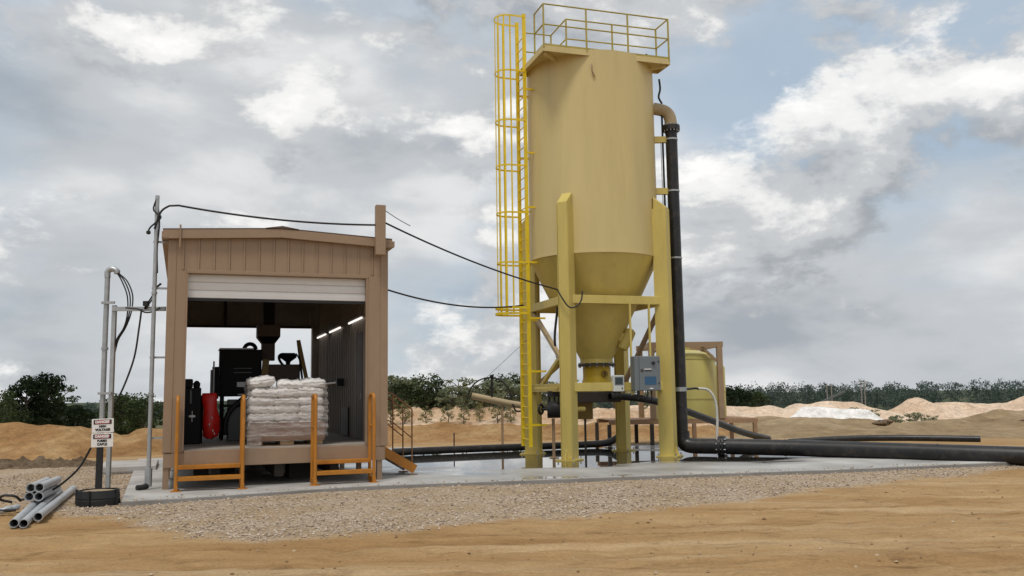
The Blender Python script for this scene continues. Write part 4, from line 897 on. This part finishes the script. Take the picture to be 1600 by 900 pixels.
# ------------------------------------------------------------------ riser, pipelines
RX, RY = 4.76, 25.85
e = empty('riser_pipe', (RX, RY, 0)); tag(e, 'black vertical riser pipe with tan top elbow clamped to the right side of the silo', 'pipe')
MB().cyl((0, 0, .5), (0, 0, 9.50), .172, 24).build('pipe_wall', 'hdpe_black', e, True)
MB().tube(bez([(0, 0, .66), (0.0, 0, .18), (.06, -.03, .25), (.98, -.52, .25)], 16), .212, 20).build('base_elbow', 'hdpe_black', e, True)
MB().tube([(0, 0, 9.55)] + bez([(0, 0, 9.6), (0, 0, 9.98), (-.12, .02, 10.05), (-.5, .06, 10.12)], 12), .18, 18).build('top_elbow', 'elbow_tan', e, True)
f = MB().cyl((0, 0, 9.42), (0, 0, 9.56), .26, 24).build('flange', 'hdpe_black', e)
for k in range(14): a = 6.2832 * k / 14; MB().cyl((.225*math.cos(a), .225*math.sin(a), 9.38), (.225*math.cos(a), .225*math.sin(a), 9.60), .022, 6).build('flange_bolt', 'plate_metal', f)
for z in (9.15, 7.60, 5.62):
    b = MB().box(-.52, -.10, -.06, .06, z - .09, z + .09).build('wall_bracket', 'silo_frame', e); MB().lathe([(.177, z - .025), (.186, z - .025), (.186, z + .025), (.177, z + .025)], 24, caps=False).build('clamp_band', 'galvanised', b)
MB().cyl((-.26, -.02, 4.5), (-.26, -.02, 9.9), .03, 8).build('air_line', 'cable_black', e); MB().cyl((-.32, -.04, 4.5), (-.32, -.04, 9.2), .012, 6).build('sense_line', 'galvanised', e)
MB().tube(catmull([(-.3, 0, 11.0), (-.28, 0, 10.7), (-.33, 0, 10.45), (-.24, 0, 10.25)]), .03, 8).build('vent_fitting', 'rubber_black', e, True)
MB().lathe([(.176, 1.78), (.192, 1.78), (.192, 1.90), (.176, 1.90)], 24, caps=False).build('saddle_clamp', 'galvanised', e)
MB().tube(catmull([(.18, -.03, 1.84), (.40, -.05, 1.86), (.52, -.06, 1.84)]), .03, 8).build('nozzle', 'rubber_black', e, True)
MB().tube(catmull([(.50, -.06, 1.86), (.78, -.10, 1.80), (.95, -.14, 1.5), (.98, -.16, 1.0), (.94, -.2, .5)]), .035, 8).build('white_hose', 'hose_white', e, True)
def line_thing(name, pts, r, lab, mt='hdpe_black', cat='pipe', grp=None, joints=(), n=20, k=8):
    p = catmull(pts, k) if len(pts) > 2 else [Vector(q) for q in pts]; o = Vector(pts[0]); e = empty(name, o); tag(e, lab, cat, grp)
    m = MB(); m.pipe([q - o for q in p], r, r * .12, n); m.build('pipe_wall', mt, e, True)
    for t in joints:
        i = int(t * (len(p) - 2)); a, b = p[i] - o, p[i+1] - o; d = (b - a).normalized(); MB().cyl(a, a + d * .05, r * 1.035, n).build('weld_bead', mt, e, True)
    return e
e = line_thing('main_pipeline', [(5.75, 25.33, .25), (7.5, 24.45, .23), (9.5, 23.15, .20), (11.3, 21.85, .17), (13.4, 20.4, .14), (19, 16.6, .10)], .215, 'long thick black pipeline running over the pad out to the right edge', joints=(.52, .18))
o = MB().cyl((-.06, .03, 0), (.02, -.01, 0), .29, 24).build('flange', 'hdpe_black', e, True); o2 = MB().cyl((.04, -.02, 0), (.10, -.05, 0), .29, 24).build('flange', 'hdpe_black', e, True)
for k in range(10): a = 6.2832 * k / 10; MB().cyl((-.10 + .1*math.sin(a), .05 + .22*math.sin(a), .25*math.cos(a)), (.14 + .1*math.sin(a), -.07 + .22*math.sin(a), .25*math.cos(a)), .016, 6).build('flange_bolt', 'galvanised', e)
line_thing('discharge_pipe', [(2.75, 25.9, 1.66), (3.3, 26.2, 1.64), (4.4, 26.9, 1.45), (6.1, 28.5, .90), (7.6, 30.2, .40), (8.8, 31.6, .12)], .105, 'slim black pipe sloping down to the right from under the silo', n=14)
line_thing('spare_pipe', [(8.8, 29.3, .12), (10.5, 29.2, .20), (12.2, 28.9, .22), (14.3, 28.0, .20)], .10, 'loose black pipe lying on the dirt behind the main pipeline', n=14)
line_thing('drain_pipe', [(-3.6, 27.0, .12), (-1.5, 28.0, .12), (1.0, 29.0, .12), (2.6, 29.6, .13), (3.1, 29.75, .18), (3.45, 29.85, .36)], .11, 'black pipe lying along the back of the pad with its right end bent up', n=14)
# valve train and pump under the silo
e = empty('valve_pump', (1.10, 25.4, 0)); tag(e, 'black valve pump with handwheel on a stand left of the front silo column', 'pump')
MB().cyl((.0, 0, 0), (.0, 0, 1.08), .045, 10).build('stand', 'frame_tan', e); MB().box(-.12, .12, -.12, .12, 0, .02).build('foot_plate', 'frame_tan', e)
MB().cyl((-.16, 0, 1.32), (.22, 0, 1.32), .23, 18).build('pump_body', 'rubber_black', e, True); MB().cyl((.23, 0, 1.32), (.28, 0, 1.32), .17, 18).build('pump_flange', 'silo_frame', e); MB().cyl((.28, 0, 1.32), (.9, .3, 1.32), .07, 12).build('suction_pipe', 'silo_frame', e, True)
MB().tube(arc((-.34, 0, 1.34), .13, 0, 6.2832, 16, (.5, .86, 0)), .035, 8).build('handwheel', 'rubber_black', e, True); MB().cyl((-.34, 0, 1.34), (-.14, 0, 1.34), .04, 8).build('spindle', 'rubber_black', e)
for x in (-.1, .04, .16): MB().cyl((x, 0, 1.5), (x, 0, 1.82), .028, 8).build('actuator', 'rubber_black', e)
MB().box(-.15, .22, -.08, .08, 1.68, 1.84).build('manifold', 'rubber_black', e)
e = empty('flush_tank', (2.08, 26.6, 0)); tag(e, 'olive tan block unit under the silo right of the front column', 'unit')
MB().box(-.25, .22, -.2, .2, 1.02, 1.56).build('housing', 'machine_yellow', e, bevel=.02); MB().box(-.03, .03, -.03, .03, 0, 1.02).build('leg', 'under_steel', e)
c = MB().tube(catmull([(1.28, 25.3, 4.2), (1.18, 25.3, 3.3), (1.26, 25.3, 2.7), (1.38, 25.3, 2.4)]), .035, 8).build('control_hose', 'cable_black', smooth=True); tag(c, 'dark hose hanging between the silo columns left of the cone', 'hose')

# ------------------------------------------------------------------ control boxes
e = empty('control_cabinet', (3.27, 24.35, 1.81), R(14)); tag(e, 'grey control cabinet with blue screen mounted beside the right front silo column', 'control cabinet')
MB().box(0, .74, 0, .30, 0, .93).build('cabinet_body', 'panel_grey', e, bevel=.012); d = MB().box(.13, .73, -.03, -.002, .01, .92).build('cabinet_door', 'panel_grey', e, bevel=.008)
MB().box(.27, .60, -.036, -.031, .16, .38).build('screen', 'screen_blue', d); MB().cyl((.53, -.031, .74), (.53, -.07, .74), .045, 14).build('rotary_switch', 'rubber_black', d); MB().cyl((.20, -.031, .54), (.20, -.037, .54), .042, 16).build('logo_disc', 'under_steel', d)
MB().box(.27, .47, -.036, -.031, .565, .59).build('logo_bar', 'sign_white', d); MB().box(.27, .48, -.036, -.031, .525, .55).build('logo_bar', 'sign_black', d); MB().box(.41, .51, -.036, -.031, .045, .075).build('rating_plate', 'sign_white', d)
for z in (.2, .78): MB().cyl((.68, -.031, z), (.68, -.05, z), .02, 8).build('door_latch', 'rubber_black', d)
for x0, x1, s in ((.15, .40, .2), (.5, .52, .28), (.1, .14, .22)): MB().tube(catmull([(x0, .1, 0), (x0 + .02, .1, -s * .8), ((x0+x1)/2, .1, -s), (x1 - .01, .1, -s * .8), (x1, .1, -.005)]), .017, 7).build('cable_tail', 'cable_black', e, True)
for x in (.02, .58): MB().box(x, x + .05, .31, .36, -.1, 2.40).build('support_strut', 'silo_frame', e)
e = empty('sensor_box', (2.72, 24.58, 1.80), R(14)); tag(e, 'small white controller box with dark display left of the grey control cabinet', 'controller')
MB().box(0, .31, 0, .16, 0, .44).build('housing', 'box_white', e, bevel=.012); MB().box(.055, .255, -.008, -.001, .20, .37).build('display', 'screen_dark', e); MB().box(.03, .28, -.004, -.0005, .17, .40).build('bezel', 'panel_grey', e); MB().box(.23, .26, -.006, -.001, .06, .11).build('button', 'rubber_black', e)
for x in (.08, .16, .22): MB().cyl((x, .08, 0), (x, .08, -.07), .018, 8).build('cable_gland', 'rubber_black', e)

# ------------------------------------------------------------------ skid, second tank, tan pipe
e = empty('steel_skid', (3.2, 30.6, 0), R(4)); tag(e, 'rust tan steel skid platform on legs behind the silo', 'platform')
for v in (0, 2.6): MB().beam((0, v, .77), (5.1, v, .77), .10, .14).build('side_beam', 'bench_rust', e)
for u in (0, 1.45, 2.9, 5.0):
    for v in (0, 2.6): MB().box(u - .06, u + .06, v - .06, v + .06, -.08, .70).build('leg', 'under_steel' if u < 2 else 'bench_rust', e)
for k in range(9): MB().box(.05 + k * .56, .55 + k * .56, .06, 2.54, .842, .86).build('deck_plate', 'bench_rust', e)
e = empty('process_tank', (6.05, 31.95, .86)); tag(e, 'squat yellow green process tank standing on the rusty skid behind the silo', 'tank')
MB().lathe([(1.08, 0), (1.08, 2.05), (1.0, 2.2), (.45, 2.36), (.2, 2.38)], 48).build('shell', 'tank_green', e, True); MB().lathe([(.22, 2.38), (.22, 2.48)], 20).build('manway', 'tank_green', e)
for z in (.65, 2.02): MB().lathe([(1.079, z), (1.095, z), (1.095, z + .05), (1.079, z + .05)], 48, caps=False).build('band', 'tank_green', e)
e = empty('green_panel', (7.32, 32.6, .86)); tag(e, 'pale green upright tank standing right of the tan frame', 'tank'); MB().lathe([(.3, 0), (.3, 1.75), (.24, 1.85)], 28).build('shell', 'tank_green', e, True); MB().lathe([(.302, .9), (.312, .9), (.312, .94), (.302, .94)], 28, caps=False).build('band', 'tank_green', e)
e = empty('steel_gantry', (4.72, 30.8, .86), R(2)); tag(e, 'tan steel gantry frame around the yellow green tank', 'frame')
for u in (0, 2.34):
    for v in (0, 2.25): MB().box(u - .09, u + .09, v - .09, v + .09, 0, 2.42).build('leg', 'frame_tan', e)
for v in (0, 2.25):
    MB().beam((-.12, v, 2.51), (2.46, v, 2.51), .16, .18).build('top_beam', 'frame_tan', e)
    for u, s in ((.1, 1), (2.24, -1)): MB().beam((u, v, 1.95), (u + .48 * s, v, 2.42), .08, .08).build('knee_brace', 'frame_tan', e)
for u in (0, 2.34): MB().beam((u, .1, 2.51), (u, 2.15, 2.51), .14, .16).build('top_beam', 'frame_tan', e)
e = empty('tan_outfall_pipe', (-.39, 30.6, 0)); tag(e, 'tan pipe arm on a thin post with an arched black hose left of the silo', 'pipe arm')
MB().tube([(-1.02, 0, 1.74), (.2, 0, 1.47), (1.3, 0, 1.28)], .115, 14).build('pipe_wall', 'elbow_tan', e, True); MB().box(-.04, .04, -.04, .04, -.02, 1.42).build('post', 'frame_tan', e)
MB().tube(arc((-.42, -.05, 1.60), .74, math.pi, .12, 20), .025, 8).build('arched_hose', 'cable_black', e, True); MB().cyl((-.34, -.05, 1.7), (-.34, -.05, 2.42), .04, 8).build('hose_stem', 'rubber_black', e)
MB().lathe([(.05, 2.34), (.07, 2.36), (.07, 2.42), (.02, 2.44)], 10, -.34, -.05).build('hose_cap', 'rubber_black', e)
MB().tube(catmull([(.35, -.12, 1.44), (.5, -.14, 1.2), (.9, -.14, 1.3), (1.1, -.12, 1.45)]), .03, 8).build('slack_hose', 'cable_black', e, True)
c = MB().cyl((-1.95, 29.6, -.02), (-1.95, 29.6, .55), .02, 8).build('marker_stake', 'rubber_black'); tag(c, 'thin dark stake standing in the puddle at the back of the pad', 'stake')
# ------------------------------------------------------------------ vegetation
def leaf_quads(mb, c, rad, n, s, rnd, flat_=.8):
    for _ in range(n):
        while True:
            p = Vector((rnd.uniform(-1, 1), rnd.uniform(-1, 1), rnd.uniform(-1, 1)))
            if .25 < p.length < 1: break
        p = Vector(c) + Vector((p.x * rad, p.y * rad, p.z * rad * flat_)); a = Vector((rnd.gauss(0, 1), rnd.gauss(0, 1), rnd.gauss(0, .8))).normalized()
        b = a.orthogonal().normalized(); t = a.cross(b); b = b * math.cos(k_ := rnd.uniform(0, 3.14)) + t * math.sin(k_); t = a.cross(b); q = s * rnd.uniform(.6, 1.3)
        mb.add([p - b*q, p - t*q*.5, p + b*q, p + t*q*.5], [(0, 1, 2, 3)])
def tree_meshes(seed, h, wd, nclump, nleaf, ls, mt, trunk_h=.3, conic=.0, name='crown'):
    rnd = random.Random(seed); t = MB(); c = MB(); tips = []
    t.tube([(0, 0, -.3), (.02*h, 0, h*.35), (-.02*h, .02*h, h*.7), (0, 0, h*.92)], [.035*h*.7, .028*h*.7, .016*h*.7, .005*h], 8)
    for k in range(11):
        z = h * rnd.uniform(trunk_h * .8, .8); a = rnd.uniform(0, 6.28); r_ = wd * rnd.uniform(.45, .9) * (1 - conic * z / h)
        p1 = Vector((math.cos(a) * r_, math.sin(a) * r_, z + r_ * rnd.uniform(.3, .9))); t.tube([(0, 0, z), Vector((0, 0, z)).lerp(p1, .5) + Vector((0, 0, .03*h)), p1], [.012*h, .008*h, .003*h], 5, False); tips.append(p1)
    for k in range(nclump):
        if k < len(tips): p = tips[k]
        else:
            a = rnd.uniform(0, 6.28); zz = rnd.uniform(trunk_h, 1.0); prof = math.sin(math.pi * min(1, max(.06, (zz - trunk_h * .6) / (1.08 - trunk_h * .6)))) ** .6
            r_ = wd * prof * rnd.uniform(.25, 1.0) * (1 - conic * zz); p = Vector((math.cos(a) * r_, math.sin(a) * r_, h * zz))
        leaf_quads(c, p, wd * rnd.uniform(.16, .34), nleaf, ls, rnd)
    return t.mesh('trunk', 'bark', True), c.mesh(name, mt)
def plant(name, meshes, x, y, z, s, rz, lab, cat, grp, sx=1.0):
    e = empty(name, (x, y, z), rz); e.scale = (s * sx, s * sx, s); tag(e, lab, cat, grp); inst(meshes[0], 'trunk', e); inst(meshes[1], 'crown', e); return e
TD = [tree_meshes(s, 6.0, 2.3, 70, 46, .17, 'leaf_dark', .18, .25) for s in (1, 2)]
TM = [tree_meshes(s, 6.0, 2.4, 60, 42, .17, 'leaf_mid', .2, .15) for s in (3, 4)]
SH = [tree_meshes(s, 2.0, .85, 30, 34, .075, 'leaf_shrub', .22, .1) for s in (5, 6, 7)]
SD = [tree_meshes(s, 2.0, .8, 22, 26, .07, 'leaf_dry', .2, .1) for s in (8, 9)]
SM = [tree_meshes(s, 2.0, .9, 34, 30, .07, 'leaf_mid', .25, .3) for s in (31, 32)]
def px_xy(px, d): return (px - 800) / 1407 * d / .993
# trees beyond the left berm: (image column, distance, crown top height, mesh, label)
LT = [(50, 74, 3.75, TD[0], 'tall dark tree with spiky top left of the conduit posts', 1.0), (76, 76, 4.2, TD[1], 'tallest dark tree of the clump on the far left', .9), (18, 70, 2.6, TM[0], 'lighter green tree at the left edge beyond the berm', 1.0),
      (98, 80, 3.2, TM[1], 'feathery mid green tree right of the dark clump', 1.0), (125, 72, 1.35, TD[0], 'low dark bush in the dip of the left berm', 1.3), (140, 84, 1.0, TD[1], 'low dark bush directly left of the danger sign', 1.3),
      (190, 92, 2.3, TM[0], 'mid green tree seen between the conduit posts and the tall pole', 1.2), (212, 96, 2.55, TM[1], 'rounded mid green tree left of the tall pole', 1.2), (232, 90, 2.0, TM[0], 'mid green tree beside the left shed corner', 1.2), (0, 66, 1.9, TM[1], 'cropped green tree at the extreme left edge', 1.0)]
for k, (px, d, top, ms, lab, sx) in enumerate(LT):
    x = px_xy(px, d); z = ground_z(x, d) - .3; s = (top - z) / 6.3
    plant('leafy_tree', ms, x, d, z, s, k * 1.3, lab, 'tree', 'trees beyond the left berm', sx)
# scrub on the sand bank between the shed and the silo
rs = random.Random(17); order = ['first', 'second', 'third', 'fourth', 'fifth', 'sixth', 'seventh', 'eighth', 'ninth', 'tenth', 'eleventh', 'twelfth', 'thirteenth', 'fourteenth', 'fifteenth', 'sixteenth', 'seventeenth', 'eighteenth', 'nineteenth', 'twentieth', 'twenty-first', 'twenty-second', 'twenty-third', 'twenty-fourth', 'twenty-fifth', 'twenty-sixth', 'twenty-seventh', 'twenty-eighth', 'twenty-ninth', 'thirtieth']
xs_b = [px_xy(p, 86) for p in (604, 612, 621, 630, 639, 648, 657, 667, 677, 686, 696, 706, 716, 727, 738, 749, 760, 772, 784, 797, 812, 850, 880, 903, 920, 938, 955, 1000)]
for k, x in enumerate(xs_b):
    y = 84 + rs.uniform(-3.5, 4.5); s = rs.choice((1.1, 1.35, 1.5, 1.6, 1.7, 1.85)) * (1.0 if x < 4 else .85); zb = -.15 + rs.uniform(-.15, .15)
    plant('scrub_bush', (SH + SH + [SD[0], SM[0], SM[1]])[rs.randrange(9)], x + rs.uniform(-.5, .5), y, zb, s, rs.uniform(0, 6), f'grey green scrub bush on the peach bank, {order[k]} from the shed corner', 'bush', 'scrub bushes on the sand bank', rs.uniform(1.2, 1.6))
for k, p in enumerate((615, 640, 672, 700, 727, 752, 776, 800, 870, 915)):
    x = px_xy(p, 77) + rs.uniform(-.4, .4); plant('dry_weed', SD[k % 2], x, 76.4 + rs.uniform(-.8, .8), -.75 + rs.uniform(-.2, .2), rs.uniform(.75, 1.15), rs.uniform(0, 6), f'yellowish weed clump at the foot of the peach bank, {order[k]} from the shed corner', 'weed', 'weed clumps below the scrub')
for k, (px, d, zz, s) in enumerate(((1300, 66, -1.0, .55), (1322, 68, -1.1, .6), (1350, 67, -1.0, .5), (1385, 70, -1.5, .5), (1418, 72, -1.5, .55), (1436, 71, -1.55, .5))):
    plant('scrub_bush', SH[k % 3], px_xy(px, d), d, zz, s * 1.25, k * 1.1, f'low green bush behind the white sand pile, {order[k]} from the left', 'bush', 'bushes behind the white pile', 1.6)

# far wood closing the horizon
rw = random.Random(23); fw_ = MB()
for k in range(760):
    a = rw.uniform(-.72, .72); d = rw.uniform(430, 620); x = math.tan(a) * d; z = ground_z(x, d) - .5
    h = rw.uniform(9.5, 15.5) * (1.0 if x > 40 else .62); wd = h * rw.uniform(.28, .5)
    for c in range(9):
        zz = h * rw.uniform(.15, .95); pr = math.sin(math.pi * min(1, zz / h * .85 + .12)) ** .6; an = rw.uniform(0, 6.28)
        leaf_quads(fw_, (x + math.cos(an) * wd * pr * .7, d + math.sin(an) * wd * pr * .7, z + zz), wd * rw.uniform(.38, .62), 26, .55, rw)
tag(fw_.build('far_wood', 'leaf_far_haze'), 'dark green wood along the horizon behind the sand piles', 'wood', kind='stuff')
for px, d, top, mt_, lab in ((1135, 150, 2.6, TD[0], 'dark tree right behind the green tank at the horizon'), (1150, 160, 2.3, TD[1], 'dark tree just right of the green tank at the horizon'), (1172, 170, 1.8, TM[0], 'pale green tree at the horizon above the broad peach pile')):
    x = px_xy(px, d); z = ground_z(x, d) - .3; plant('leafy_tree', mt_, x, d, z, (top - z) / 6.3, 1.0, lab, 'tree', 'trees at the right horizon')
# power poles and a far conveyor
for k, (px, top) in enumerate(((1283, 3.6), (1290, 3.6), (1336, 4.6), (1341, 4.6))):
    d = 250; x = px_xy(px, d); z = ground_z(x, d); e = empty('utility_pole', (x, d, z)); tag(e, f'distant pale utility pole behind the sand piles, {order[k]} from the left', 'pole', 'far utility poles')
    MB().cyl((0, 0, 0), (0, 0, top - z), .16, 8, .11).build('pole_shaft', 'pole_wood', e); MB().box(-.9, .9, -.06, .06, top - z - .7, top - z - .55).build('cross_arm', 'pole_wood', e)
d = 230; x = px_xy(1262, d); z = ground_z(x, d); e = empty('stacker_conveyor', (x, d, z)); tag(e, 'distant grey inclined conveyor beside the utility poles', 'conveyor')
MB().beam((0, 0, 5.8), (8, 0, 9.3), .5, .5).build('boom', 'machine_grey', e); MB().beam((4.5, 0, 0), (4.2, 0, 7.6), .3, .3).build('support_leg', 'machine_grey', e); MB().beam((1.2, 0, 0), (1.4, 0, 6.3), .25, .25).build('support_leg', 'machine_grey', e)
for px, d, s, lab in ((1366, 41, .26, 'jagged tan boulder lying on the brown slope'), (1590, 45, .35, 'dark clod heap at the right edge of the brown slope')):
    x = px_xy(px, d); m = MB(); rr_ = random.Random(px)
    bm = bmesh.new(); bmesh.ops.create_icosphere(bm, subdivisions=3, radius=s)
    for v in bm.verts: v.co *= 1 + .5 * fbm(v.co.x * 3, v.co.y * 3, v.co.z * 3 + px, 3); v.co.z *= .55; v.co.x *= 1.5
    me = bpy.data.meshes.new('boulder'); bm.to_mesh(me); bm.free(); me.materials.append(M['rubble']); o = bpy.data.objects.new('boulder', me); col.objects.link(o)
    o.location = (x, d, ground_z(x, d) + .66); tag(o, lab, 'boulder')
